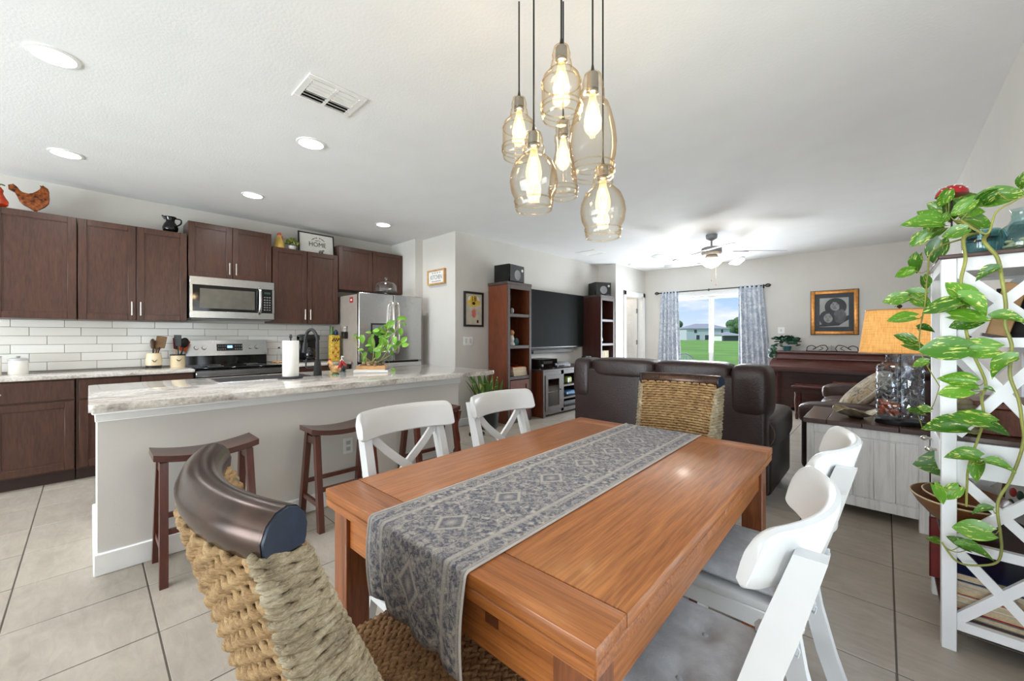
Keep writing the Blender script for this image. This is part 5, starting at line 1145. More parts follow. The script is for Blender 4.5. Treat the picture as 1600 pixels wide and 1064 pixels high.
# diamond medallions along the centre
dm = vmath('ADD', vmath('MULTIPLY', ab, 1.25), vmath('ABSOLUTE', vmath('SUBTRACT', vv, .105)))
ring = rampn(t_, dm, [(.0, (1, 1, 1, 1)), (.026, (.15, .15, .15, 1)), (.040, (.15, .15, .15, 1)), (.046, (1, 1, 1, 1)), (.056, (1, 1, 1, 1)), (.060, (0, 0, 0, 1))])
msk = rampn(t_, dm, [(.060, (1, 1, 1, 1)), (.062, (0, 0, 0, 1))]); pat = mixc(t_, msk, pat, mixc(t_, .7, pat, ring))
# side borders
bd = rampn(t_, ab, [(.118, (0, 0, 0, 1)), (.120, (.9, .9, .9, 1)), (.132, (.9, .9, .9, 1)), (.134, (0, 0, 0, 1)), (.172, (0, 0, 0, 1)), (.174, (.85, .85, .85, 1)), (.180, (.85, .85, .85, 1)), (.182, (.1, .1, .1, 1))])
pat = mixc(t_, .75, pat, bd, 'LIGHTEN')
pat = mixc(t_, .25, pat, rampn(t_, fine, [(.38, (0, 0, 0, 1)), (.62, (1, 1, 1, 1))]))
t_.links.new(mixc(t_, pat, blue, cream), b.inputs['Base Color']); b.inputs['Roughness'].default_value = .95
bump(t_, b, fine, .35, .002); M['runner'] = m
t = thing('table_runner', 'blue and cream woven table runner hanging over the near edge', 'table runner', (-.806, 1.242, 0), R(1.25))
prof = []; yn, yf = -B_ - .009, B_ + .009; zt = TT + .004
for k in range(13): prof.append((yn - .008 * math.sin(k / 12 * 3.1), .565 + (zt - .012 - .565) * k / 12))
for k in range(1, 6): a = R(180 - 18 * k); prof.append((yn + .012 + .012 * math.cos(a), zt - .012 + .012 * math.sin(a)))
for k in range(1, 40): prof.append((yn + .012 + (yf - yn - .024) * k / 40, zt))
for k in range(0, 6): a = R(90 - 18 * k); prof.append((yf - .012 + .012 * math.cos(a), zt - .012 + .012 * math.sin(a)))
for k in range(1, 13): prof.append((yf, zt - .012 - (zt - .012 - .565) * k / 12))
me_v, me_f, uvs = [], [], []
arc = [0]
for p, q in zip(prof, prof[1:]): arc.append(arc[-1] + math.hypot(q[0] - p[0], q[1] - p[1]))
nx = 24
for j, (y, z) in enumerate(prof):
    hang = max(0, min(1, (zt - .012 - z) / .19)); near = y < 0
    for i in range(nx + 1):
        u = (i / nx - .5) * 2; x = u * .187
        yy, zz = y, z
        if hang > 0:
            wv = .016 * hang * math.sin(u * 5 + .6); yy += -abs(wv) if near else abs(wv)
            if near: x += .035 * hang * (1 - u) * .5; zz -= .012 * hang * (u - .2)
        me_v.append((x, yy, zz)); uvs.append((u * .187, arc[j]))
for j in range(len(prof) - 1):
    for i in range(nx): a = j * (nx + 1) + i; me_f.append((a, a + 1, a + nx + 2, a + nx + 1))
me = bpy.data.meshes.new('cloth'); me.from_pydata(me_v, [], me_f); ul = me.uv_layers.new(name='UVMap')
for l in me.loops: ul.data[l.index].uv = uvs[l.vertex_index]
me.materials.append(M['runner']); me.polygons.foreach_set('use_smooth', [True] * len(me.polygons))
o = link('cloth', me, t); md = o.modifiers.new('s', 'SOLIDIFY'); md.thickness = .004; md.offset = -1
for s_ in (0, nx): MB().tube([me_v[j * (nx + 1) + s_] for j in range(len(prof))], .0032, 5).obj('selvedge', M['paper'] if 0 else plain('selvedge_thread', S(186, 180, 174), .9), t)

# ------------------------------------------------------------------ white cross-back chairs
def cross_chair(label, loc, rz):
    t = thing('dining_chair', label, 'chair', loc, rz, 'white cross back dining chairs')
    RH, RT = .812, .925
    def rail_y(u): return -.250 + .075 * abs(u) ** 2.2
    b = MB(); n = 40
    def sec(u):
        x = u * .232; y = rail_y(u); dy = .075 * 2.2 * abs(u) ** 1.2 * math.copysign(1, u) / .232; nl = Vector((-dy, 1, 0)).normalized()
        edge = min(1, max(0, (abs(u) - .87) / .13)); ez = 1 - math.sqrt(max(0, 1 - edge * edge)); h0, h1 = RH + .014 * ez, RT - .030 * ez
        pts = []
        for (o_, z) in ((-.011, h0 + .006), (-.013, h0 + .03), (-.013, h1 - .02), (-.009, h1 - .005), (0, h1), (.009, h1 - .005), (.013, h1 - .02), (.013, h0 + .03), (.011, h0 + .006), (0, h0)):
            pts.append(b.v((x + nl.x * o_, y + nl.y * o_ - (z - .87) * .30, z)))
        return pts
    secs = [sec(math.sin(math.pi / 2 * (-1 + 2 * i / n))) for i in range(n + 1)]
    for p, q in zip(secs, secs[1:]):
        for k in range(10): b.f([p[k], p[(k + 1) % 10], q[(k + 1) % 10], q[k]])
    b.f(secs[0][::-1]); b.f(secs[-1]); b.obj('top_rail', M['chair'], t, 50)
    def back_y(z): return -.108 - .30 * (z - .45) if z > .45 else -.108 - .11 * ((.45 - z) / .45) ** 1.5
    for s_ in (-1, 1):
        b = MB(); rings = []
        for z in (0, .15, .3, .42, .5, .6, .75, .885):
            x = s_ * (.185 - .012 * max(0, (z - .45))); y = back_y(z) - .012; w_, d_ = .017, .027 if z < .8 else .022
            rings.append([b.v((x + a * w_, y + c * d_, z)) for a, c in ((-1, -1), (1, -1), (1, 1), (-1, 1))])
        for p, q in zip(rings, rings[1:]):
            for k in range(4): b.f([p[k], p[(k + 1) % 4], q[(k + 1) % 4], q[k]])
        b.f(rings[0][::-1]); b.f(rings[-1]); b.obj('back_post', M['chair'], t)
        b = MB(); rings = []
        for z, w_ in ((0, .015), (.43, .02)): rings.append([b.v((s_ * .195 + a * w_, .225 + c * w_, z)) for a, c in ((-1, -1), (1, -1), (1, 1), (-1, 1))])
        for k in range(4): b.f([rings[0][k], rings[0][(k + 1) % 4], rings[1][(k + 1) % 4], rings[1][k]])
        b.f(rings[0][::-1]); b.f(rings[1]); b.obj('leg', M['chair'], t)
        # curved slats of the cross
        b = MB()
        P = spline([(s_ * -.165, back_y(.82) - .004, .825), (s_ * -.09, back_y(.74) - .024, .745), (0, back_y(.66) - .030 - .012 * s_, .665), (s_ * .09, back_y(.59) - .024, .595), (s_ * .168, back_y(.53) - .006, .525)], 6)
        rings = []
        for i, p in enumerate(P):
            d_ = (P[min(i + 1, len(P) - 1)] - P[max(i - 1, 0)]); d_.y = 0; d_.normalize(); nrm = Vector((-d_.z, 0, d_.x))
            rings.append([b.v(p + nrm * a * .0165 + Vector((0, c * .007, 0))) for a, c in ((-1, -1), (1, -1), (1, 1), (-1, 1))])
        for p, q in zip(rings, rings[1:]):
            for k in range(4): b.f([p[k], p[(k + 1) % 4], q[(k + 1) % 4], q[k]])
        b.f(rings[0][::-1]); b.f(rings[-1]); b.obj('cross_slat', M['chair'], t)
        MB().box(s_ * .195 - .010, s_ * .195 + .010, -.11, .21, .375, .43, bev=.003).obj('side_rail', M['chair'], t)
        MB().box(s_ * .192 - .009, s_ * .192 + .009, -.15, .215, .20, .23, bev=.003).obj('stretcher', M['chair'], t)
    MB().box(-.18, .18, back_y(.51) - .025, back_y(.51) + .002, .490, .535, bev=.004).obj('lower_rail', M['chair'], t)
    MB().box(-.19, .19, -.125, -.105, .375, .43, bev=.003).box(-.19, .19, .215, .235, .375, .43, bev=.003).obj('seat_rail', M['chair'], t)
    poly = [(-.20, -.13), (.20, -.13), (.222, .22), (.205, .255), (-.205, .255), (-.222, .22)]
    MB().prism(poly, .430, .455, 'z', bev=.006).obj('seat', M['chair'], t)
    return t
def cushion(label, loc, rz):
    t = thing('seat_cushion', label, 'cushion', loc, rz, 'grey tufted seat cushions')
    tuft = [(-.085, -.085), (.085, -.085), (-.085, .085), (.085, .085)]
    b = MB(); n = 36
    def hgt(x, y, s_):
        e = max(abs(x) / .195, abs(y) / .195); base_ = .024 * max(0, 1 - e ** 6) ** .5
        d = min(math.hypot(x - p, y - q) for p, q in tuft)
        return base_ * (1 - .75 * math.exp(-(d / .030) ** 2)) * s_
    for s_ in (1, -1):
        b.grid(lambda u, v: ((u - .5) * .39, (v - .5) * .39, .026 + hgt((u - .5) * .39, (v - .5) * .39, s_ if s_ > 0 else -.85)), n, n)
    bmesh.ops.remove_doubles(b.bm, verts=b.bm.verts, dist=.0006)
    b.obj('pad', M['cushion'], t, 80)
    for p, q in tuft: MB().ell((p, q, .033), (.008, .008, .004), 10, 6).obj('button', M['cushion'], t)
    for s_ in (-1, 1):
        for dz in (-.012, .012): MB().tube([(s_ * .185 + .030 * math.cos(R(k * 30)) * .85, -.212 + .034 * math.sin(R(k * 30)), .040 + dz + .004 * math.sin(k)) for k in range(12)], .009, 6, closed=True, flat=.35).obj('tie', M['cushion'], t)
        MB().tube(spline([(s_ * .185, -.246, .04), (s_ * .185 - .014, -.258, .052), (s_ * .185 - .018, -.256, .032)], 4), .007, 6, flat=.4).tube(spline([(s_ * .185, -.246, .04), (s_ * .185 + .012, -.258, .03), (s_ * .185 + .014, -.254, .008)], 4), .007, 6, flat=.4).obj('bow', M['cushion'], t)
for (x, y, rz, lb, clb) in ((-1.325, .955, -90, 'white cross back chair on the island side, nearest the camera', None), (-1.325, 1.545, -90, 'white cross back chair on the island side, nearest the television', None),
                            (-.335, .96, 90, 'white cross back chair at the lower right, nearest the camera', 'grey tufted seat cushion on the nearest right hand chair'), (-.325, 1.545, 90, 'white cross back chair on the right, between the near one and the end table', 'grey tufted seat cushion on the farther right hand chair')):
    cross_chair(lb, (x, y, 0), R(rz))
    if clb: cushion(clb, (x - .075, y, .4565), R(rz))

# ------------------------------------------------------------------ woven seagrass chairs
def seagrass_chair(label, loc, rz, sd):
    t = thing('seagrass_chair', label, 'chair', loc, rz, 'woven seagrass chairs'); rr = random.Random(sd)
    ZT, ZB = .955, .43
    def th(z): return .027 + .022 * min(1, (ZT - z) / .25)
    def cl(u, z, off=0):                      # centre surface of the curved, leaning back
        k = (ZT + .03 - z); hw = .224 - .02 * (k / .55); y = -.340 + .31 * k + .10 * k * k - .048 * (1 - u * u) * (1 - .4 * k)
        dy = .096 * u / hw * (1 - .4 * k); n_ = Vector((-dy, 1, .3)).normalized()
        p = Vector((u * hw, y, z)); return p + n_ * off
    def slab(u, v):                           # padded core under the weave
        a = u * 2 * math.pi; cx_, sx_ = math.copysign(abs(math.cos(a)) ** .35, math.cos(a)), math.copysign(abs(math.sin(a)) ** .35, math.sin(a))
        z = ZB + (ZT - ZB) * v; return cl(cx_ * .985, z, sx_ * (th(z) - .006))
    MB().grid(slab, 56, 10, wrap=True).obj('back_core', M['rope_in'], t)
    # woven rows front and back
    rows = int((ZT - ZB) / .0138); nst = 20
    for face, mt in ((1, M['rope']), (-1, M['rope'])):
        b = MB()
        for r_ in range(rows):
            z = ZB + .008 + r_ * .0138; P = []; N_ = nst * 5
            for i in range(N_ + 1):
                u = -.97 + 1.94 * i / N_
                am = math.sin(math.pi * (i / 5) + (math.pi if r_ % 2 else 0))
                P.append(cl(u, z + rr.uniform(-.0012, .0012), face * (th(z) + .001 + .0042 * am)))
            b.tube(P, [.0068 + rr.uniform(-.0012, .0014) for _ in P], 6)
        tag(b.obj('woven_face', mt, t, 70), kind='stuff')
    # rope wrapped slantwise round the side edges
    for s_ in (-1, 1):
        b = MB(); n = int((ZT + .006 - ZB) / .0175)
        for r_ in range(n):
            z = ZB + .004 + r_ * .0175; tw = rr.uniform(0, 6)
            for st in (0, 1):                  # two strands twisted into each turn
                P = []
                for i in range(17):
                    a = -math.pi / 2 + math.pi * i / 16
                    c_, q = max(math.cos(a), 0) ** .5, math.sin(a); ph = tw + i * .55 + st * math.pi
                    P.append(cl(s_ * (.94 + .07 * c_ + .012 * math.cos(ph)), z - .020 * q + .0045 * math.sin(ph), q * (th(z) + .004)))
                b.tube(P, [.0066 + rr.uniform(-.001, .0014) for _ in P], 6)
        tag(b.obj('edge_wrap', M['rope2'], t, 70), kind='stuff')
    # D-section bronze top rail
    sec = [(-.036, -.004), (-.044, .012), (-.046, .03), (-.036, .052), (-.018, .066), (.004, .07), (.024, .064), (.038, .05), (.044, .03), (.042, .008), (.038, -.004)]
    sec = [(x_ * .76, (z_ + .004) * .84 - .004) for x_, z_ in sec]
    b = MB(); rings = []
    for i in range(25):
        u = -1.0 + 2.0 * i / 24; p0, p1 = cl(u, ZT, 0), cl(u, ZT, 1); d_ = (p1 - p0); d_.z = 0; d_.normalize()
        rings.append([b.v(p0 + d_ * (o_ - .0) + Vector((0, 0, h - .004))) for o_, h in sec])
    for p, q in zip(rings, rings[1:]):
        for k in range(len(sec)): b.f([p[k], p[(k + 1) % len(sec)], q[(k + 1) % len(sec)], q[k]])
    rl = b.obj('top_rail', M['bronze'], t, 60)
    for i in (0, 24):
        b = MB(); u = -1.0 + 2.0 * i / 24; sg = -1 if i == 0 else 1; p0, p1 = cl(u, ZT, 0), cl(u, ZT, 1); d_ = (p1 - p0); d_.z = 0; d_.normalize(); tn = Vector((d_.y, -d_.x, 0)) * sg
        A = [b.v(p0 + d_ * o_ + Vector((0, 0, h - .004)) - tn * .004) for o_, h in sec]; C_ = [b.v(p0 + d_ * o_ * .94 + Vector((0, 0, (h - .03) * .94 + .026)) + tn * .004) for o_, h in sec]
        for k in range(len(sec)): b.f([A[k], A[(k + 1) % len(sec)], C_[(k + 1) % len(sec)], C_[k]])
        b.f(A); b.f(C_); b.obj('end_cap', M['endcap'], rl, 50)
    # braided seat
    sy0, sy1, hw = -.20, .25, .222
    MB().box(-hw, hw, sy0, sy1, .385, .455, bev=.02, seg=2).obj('seat_core', M['rope_in'], t)
    b = MB(); nr = 17; st = 2 * hw / nr; M0 = b.M
    for i in range(nr):
        x = -hw + st * (i + .5); y = sy0 + .01; k = 0
        while y < sy1 - .005:
            sg = 1 if k % 2 else -1
            b.M = Matrix.Translation((x + sg * st * .22, y, .457 + rr.uniform(-.001, .002))) @ Matrix.Rotation(R(sg * 34 + rr.uniform(-6, 6)), 4, 'Z')
            b.ell((0, 0, 0), (.0092, .0185, .0085), 7, 5); y += .0115; k += 1
    tag(b.obj('braided_seat', M['rope3'], t, 80), kind='stuff')
    b = MB()
    for (x0, y0, x1, y1) in ((-hw, sy1, hw, sy1), (-hw, sy0, -hw, sy1), (hw, sy0, hw, sy1), (-hw, sy0, hw, sy0)):
        L_ = math.hypot(x1 - x0, y1 - y0); n = int(L_ / .015); d_ = Vector((x1 - x0, y1 - y0, 0)) / L_; o_ = Vector((d_.y, -d_.x, 0))
        if o_.dot(Vector(((x0 + x1) / 2, (y0 + y1) / 2 - .02, 0))) < 0: o_ = -o_
        for k in range(n):
            p = Vector((x0, y0, 0)) + d_ * (k + .5) * L_ / n
            b.tube([p + o_ * .001 + Vector((0, 0, .458)), p + o_ * .011 + Vector((0, 0, .445)) + d_ * .004, p + o_ * .013 + Vector((0, 0, .41)) + d_ * .010, p + o_ * .004 + Vector((0, 0, .382)) + d_ * .014], .0085, 5)
    tag(b.obj('apron_wrap', M['rope'], t, 70), kind='stuff')
    for sx in (-1, 1):
        for sy in (sy0 + .03, sy1 - .03): MB().box(sx * (hw - .025) - .018, sx * (hw - .025) + .018, sy - .018, sy + .018, 0, .39, bev=.003).obj('leg', M['stool'], t)
seagrass_chair('woven seagrass chair in the foreground with bronze top rail', (-.792, .505, 0), 0, 1)
seagrass_chair('woven seagrass chair at the far end in front of the loveseat', (-.845, 2.045, 0), R(180 + 7), 2)

# ------------------------------------------------------------------ cluster pendant over the table
fwv, rtv = Vector((-math.sin(R(YAW)), math.cos(R(YAW)), 0)), Vector((math.cos(R(YAW)), math.sin(R(YAW)), 0))
def px(x, y, d): return fwv * d + rtv * ((x - 800) / 620.776 * d) + Vector((0, 0, 1.23 + (525.5 - y) / 620.776 * d))
BELL = [(.016, 0), (.026, -.006), (.032, -.03), (.030, -.048), (.034, -.054), (.037, -.07), (.033, -.082), (.048, -.092), (.062, -.108), (.068, -.13), (.068, -.20), (.071, -.208), (.068, -.216), (.071, -.224), (.066, -.245), (.064, -.25)]
GLOBE = [(.016, 0), (.026, -.006), (.033, -.03), (.031, -.045), (.036, -.052), (.037, -.068), (.033, -.078), (.045, -.088), (.066, -.11), (.080, -.145), (.084, -.175), (.079, -.21), (.066, -.235), (.068, -.243), (.066, -.262), (.062, -.272)]
BARREL = [(.018, 0), (.03, -.012), (.036, -.04), (.034, -.058), (.041, -.066), (.042, -.09), (.038, -.104), (.056, -.118), (.066, -.15), (.078, -.20), (.083, -.25), (.080, -.295), (.072, -.322), (.075, -.33), (.072, -.345), (.075, -.352), (.070, -.37)]
BOTTLE = [(.016, 0), (.026, -.006), (.032, -.04), (.030, -.058), (.036, -.066), (.036, -.085), (.032, -.098), (.033, -.13), (.046, -.19), (.056, -.24), (.058, -.275), (.061, -.283), (.058, -.291), (.061, -.30), (.057, -.32)]
t = thing('pendant_light', 'cluster pendant of six amber glass shades over the table', 'chandelier', (0, 0, 0))
specs = [(877, 72, 1.38, BELL), (926, 113, 1.40, BARREL), (811, 152, 1.66, BELL), (834, 206, 1.39, GLOBE), (880, 188, 1.66, BOTTLE), (942, 258, 1.50, GLOBE)]
ctr = sum((Vector((px(x, y, d).x, px(x, y, d).y, 0)) for x, y, d, _ in specs), Vector()) / 6
MB().lathe([(.125, CEIL), (.125, CEIL - .02), (.115, CEIL - .026), (0, CEIL - .026)], 40, (ctr.x, ctr.y, 0)).obj('canopy', M['blackm'], t)
for k, (x, y, d, pr) in enumerate(specs):
    p = px(x, y, d)
    MB().cyl((p.x, p.y, p.z + .0), (p.x, p.y, CEIL - .026), .0032, n=8).lathe([(.003, .03), (.006, .008), (.009, 0)], 10, p).obj('cord', M['cord'], t)
    sh = MB().lathe(pr, 40, p, cap=False).obj('glass_shade', M['amber'], t, 70)
    for i_ in range(1, len(pr)):            # raised ridges and the thick bottom rim
        nxt = pr[i_ + 1][0] if i_ + 1 < len(pr) else 0
        if i_ == len(pr) - 1 or (pr[i_][0] > pr[i_ - 1][0] and pr[i_][0] >= nxt and i_ > 5 and pr[i_][0] < .083):
            MB().tube([(p.x + pr[i_][0] * math.cos(R(10 * q_)), p.y + pr[i_][0] * math.sin(R(10 * q_)), p.z + pr[i_][1]) for q_ in range(36)], .0028, 6, closed=True).obj('ridge', M['amber_rim'], sh)
    hs = .055 if pr is not BARREL and pr is not BOTTLE else .075
    MB().lathe([(.010, .0), (.020, -.006), (.021, -hs + .012), (.017, -hs + .010), (.021, -hs + .006), (.021, -hs), (.014, -hs - .004)], 20, p).obj('socket', M['socket'], t)
    q = p + Vector((0, 0, -hs - .004))
    bl = MB().lathe([(.012, 0), (.014, -.02), (.024, -.055), (.029, -.085), (.026, -.108), (.014, -.124), (0, -.128)], 24, q, cap=False).obj('bulb', M['bulbg'], t, 70)
    b = MB(); 
    for i in range(4):
        a = i * math.pi / 2 + .4; b.tube([q + Vector((.004 * math.cos(a), .004 * math.sin(a), -.03)), q + Vector((.013 * math.cos(a), .013 * math.sin(a), -.06)), q + Vector((.013 * math.cos(a + .5), .013 * math.sin(a + .5), -.095)), q + Vector((.005 * math.cos(a), .005 * math.sin(a), -.108))], .0022, 5)
    b.obj('filament', M['glow'], bl)
    light('pendant_bulb', 'POINT', q + Vector((0, 0, -.075)), .9, (1, .80, .52), shadow_soft_size=.03)

# ------------------------------------------------------------------ white cross-sided shelf on the right
SX0, SX1, SY0_, SY1_, SZ = .162, .478, 2.312, 2.80, 1.55
t = thing('etagere_shelf', 'white open shelf with crossed side braces and brown top', 'shelf', (0, 0, 0))
P_ = .042
for x in (SX0, SX1 - P_):
    for y in (SY0_, SY1_ - P_): MB().box(x, x + P_, y, y + P_, 0, SZ - .016, bev=.002).obj('post', M['shelfw'], t)
MB().box(SX0 - .01, SX1 + .006, SY0_ - .01, SY1_ + .01, SZ - .016, SZ, bev=.003).obj('top_board', M['dwood'], t)
def bar(p, q, y0, y1, w_):
    p, q = Vector((p[0], 0, p[1])), Vector((q[0], 0, q[1])); d_ = (q - p).normalized(); n_ = Vector((-d_.z, 0, d_.x)) * w_ / 2
    return [((p + n_).x, (p + n_).z), ((q + n_).x, (q + n_).z), ((q - n_).x, (q - n_).z), ((p - n_).x, (p - n_).z)]
xa, xb = SX0 + P_, SX1 - P_
for y0 in (SY0_ + .008, SY1_ - .034):
    for z0, z1 in ((SZ - .066, SZ - .016), (1.19, 1.225), (.395, .43), (.085, .12)): MB().box(xa, xb, y0, y0 + .026, z0, z1).obj('end_rail', M['shelfw'], t)
    MB().box(xa, xb, y0 + .004, y0 + .022, .685, .82).obj('end_panel', M['shelfw'], t)
    for z0, z1 in ((1.225, SZ - .066), (.845, 1.19), (.43, .685), (.12, .395)):
        for k, (a, c) in enumerate((((xa, z0), (xb, z1)), ((xa, z1), (xb, z0)))): MB().prism(bar(a, c, 0, 0, .034), y0 + .004 + .001 * k, y0 + .022 - .001 * k, 'y').obj('brace', M['shelfw'], t)
for z0, z1, mm, nm in ((1.205, 1.222, M['shelfw'], 'shelf_board'), (.82, .838, M['dwood'], 'shelf_board'), (.408, .426, M['dwood'], 'shelf_board'), (.098, .116, M['dwood'], 'shelf_board')): MB().box(SX0 + .006, SX1 - .004, SY0_ + .036, SY1_ - .036, z0, z1).obj(nm, mm, t)
MB().box(SX0 + .004, xb, SY0_ + P_, SY1_ - P_, SZ - .056, SZ - .016).obj('top_rail', M['shelfw'], t)
d = MB().box(SX0 - .004, SX0 + .014, SY0_ + P_ + .003, SY1_ - P_ - .003, .69, .815, bev=.003).box(SX0 + .014, xb, SY0_ + P_ + .01, SY1_ - P_ - .01, .695, .79).obj('drawer', M['shelfw'], t)
for y in (2.43, 2.68): MB().cyl((SX0 - .004, y, .755), (SX0 - .022, y, .755), .005, n=8).ell((SX0 - .028, y, .755), .012, 12, 8).obj('knob', M['nickel'], d)
# nested wooden bowls
for lb, r, h, z0, dx in (('large wooden salad bowl on the shelf, the outer one', .155, .115, .427, 0), ('smaller wooden salad bowl nested inside the larger', .128, .085, .470, .012)):
    tb = thing('wooden_bowl', lb, 'bowl', (.235 + dx, 2.545, z0), 0, 'nested wooden bowls'); pr = [(r * .35, 0), (r * .6, h * .25), (r * .85, h * .65), (r, h), (r * .965, h + .003), (r * .80, h * .68), (r * .5, h * .3), (0, h * .18)]
    MB().lathe(pr, 40, sy=1.18).obj('body', wood('bowl_wood' + str(r), S(112, 66, 34), S(150, 96, 54), .35, (1.5, 1.5, 9), 6, .03, .2), tb)
    MB().tube([(r * .985 * math.cos(R(9 * k)), r * .985 * 1.18 * math.sin(R(9 * k)), h + .001) for k in range(40)], .0035, 5, closed=True).obj('rim', M['pages'], tb)
# framed floral picture standing behind the bowls
tb = thing('floral_frame', 'wood framed floral picture standing on the shelf behind the bowls', 'picture', (.40, 2.68, .428), R(-20), rot=(R(-8), 0, R(-70)))
MB().box(-.11, -.09, 0, .02, 0, .22).box(.09, .11, 0, .02, 0, .22).box(-.09, .09, 0, .02, 0, .02).box(-.09, .09, 0, .02, .2, .22).obj('frame', M['cab'], tb); bd = MB().box(-.09, .09, .004, .012, .02, .2).obj('print', M['paper'], tb)
for k in range(6): MB().ell((-.05 + .04 * (k % 3), .003, .08 + .05 * (k // 3)), (.022, .002, .02), 10, 6).obj('bloom', M['red'] if k % 2 else M['leafd'], bd)
# books on the bottom shelf
z = .117
cols = [M['grey'], M['red'], M['paper'], M['orange'], M['lgrey'], M['navy']]
for k, lb in enumerate(('bottom grey book of the lying pile on the lowest shelf', 'red book second from the bottom on the lowest shelf', 'white book third from the bottom on the lowest shelf', 'orange book fourth from the bottom on the lowest shelf', 'pale grey book fifth from the bottom on the lowest shelf', 'dark blue book topmost on the lowest shelf')):
    T_ = (.022, .034, .024, .036, .018, .03)[k]; o = book(lb, (0, 0, 0), .25, .30 - .01 * (k % 3), T_, 0, cols[k], 'books lying on the lowest shelf'); o.location = (.455 - .006 * (k % 2), 2.375 + .008 * (k % 2), z); o.rotation_euler = (0, 0, R(180)); o.location.x = .447 - .006 * (k % 3); o.location.y += .30 - .01 * (k % 3); z += T_ + .0006
for k, lb in enumerate(('red spined book standing outermost in the shelf row', 'green and yellow spined book standing second in the shelf row', 'grey spined book standing third in the shelf row')):
    tb = thing('book', lb, 'book', (.152 + .004 * k, 2.675 + .027 * k, .117), 0, 'books standing at the shelf end')
    MB().box(0, .22, 0, .003, 0, .27 - .01 * k).box(0, .22, .021, .024, 0, .27 - .01 * k).box(-.002, .002, 0, .024, 0, .27 - .01 * k).obj('cover', [plain('maroon_cover', S(120, 34, 30), .5), plain('olive_cover', S(170, 164, 70), .5), M['grey']][k], tb); MB().box(.003, .216, .003, .021, .004, .262 - .01 * k).obj('pages', M['pages'], tb)
# middle shelf: carved box and a folded cloth bundle
tb = thing('carved_box', 'reddish carved wooden box on the middle shelf', 'box', (.36, 2.60, .839), 0)
MB().box(-.10, .09, -.14, .14, 0, .10, bev=.003).obj('body', wood('carved_wood', S(70, 32, 16), S(130, 66, 34), .4, (30, 30, 4), 4, .5), tb); MB().box(-.105, .095, -.145, .145, .10, .13, bev=.006).obj('lid', M['bookcase'], tb)
tb = thing('cloth_bundle', 'crumpled khaki cloth bag on the middle shelf', 'bag', (.235, 2.42, .839))
rr = random.Random(8); b = MB()
for k in range(7): b.ell((rr.uniform(-.012, .012), rr.uniform(-.015, .015), .015 + .018 * k), (.05 - .003 * k, .055 - .003 * k, .018), 12, 6)
b.obj('folds', plain('khaki_cloth', S(150, 138, 108), .9, var=.15), tb, 80); MB().box(.0, .035, -.062, -.055, .04, .075).obj('tag', M['paper'], tb)
# upper shelf: wooden plaque, dark frames, small wooden figure
tb = thing('wooden_plaque', 'slanted tan wooden plaque on the upper shelf', 'plaque', (.32, 2.47, 1.223), rot=(0, R(14), 0)); MB().box(-.03, .03, -.012, .012, .006, .22, bev=.003).obj('board', M['tan'], tb); MB().box(-.04, .04, -.02, .02, 0, .012).obj('foot', M['cab'], tb)
for k, (x, y, lb) in enumerate(((.40, 2.50, 'black picture frame leaning behind the wooden plaque'), (.42, 2.64, 'black picture frame standing at the back of the upper shelf'))):
    tb = thing('picture_frame', lb, 'picture frame', (x, y, 1.223), rot=(R(6), 0, R(-25 + 10 * k))); MB().box(-.07, -.055, 0, .014, 0, .2).box(.055, .07, 0, .014, 0, .2).box(-.055, .055, 0, .014, 0, .015).box(-.055, .055, 0, .014, .185, .2).obj('frame', M['blackm'], tb); MB().box(-.055, .055, .003, .01, .015, .185).obj('photo', M['ironm'], tb)
tb = thing('brown_figure', 'small brown carved figure at the front of the upper shelf', 'figurine', (.225, 2.44, 1.223)); MB().lathe([(.022, 0), (.026, .02), (.018, .06), (.024, .09), (.012, .11), (.018, .13), (0, .15)], 16).obj('body', M['bookcase'], tb); MB().lathe([(.03, 0), (.03, .008)], 16).obj('base', M['cab'], tb)
# glass vases on top
def vase(name, label, x, y, pr, mat):
    tb = thing(name, label, 'vase', (x, y, SZ + .001), 0, 'glass vases on the shelf top'); MB().lathe(pr, 32, cap=False).obj('body', mat, tb, 70); MB().lathe([(pr[0][0] * .98, .001), (pr[0][0] * .98, .006)], 32).obj('bottom', mat, tb); return tb
aq2 = glass('smoky_teal_glass', (.38, .55, .60, 1), 1, .03, .06)
v1 = vase('glass_bottle', 'aqua glass bottle with flared neck on the shelf top', .375, 2.40, [(.062, 0), (.066, .01), (.066, .055), (.056, .085), (.034, .105), (.027, .12), (.026, .15), (.032, .158)], M['aqua'])
b = MB(); rr = random.Random(4)
for k in range(40): b.ell((rr.uniform(-.04, .04), rr.uniform(-.04, .04), .012 + rr.uniform(0, .03)), (.011, .009, .007), 7, 5)
b.obj('shells', M['pages'], v1)
vase('teal_vase', 'smoky teal glass vase left of the aqua bottle', .30, 2.53, [(.05, 0), (.062, .02), (.066, .06), (.055, .10), (.05, .11)], aq2)
vase('dark_vase', 'dark blue glass vase behind the aqua bottle', .42, 2.58, [(.05, 0), (.06, .03), (.064, .08), (.05, .13), (.045, .14)], aq2)

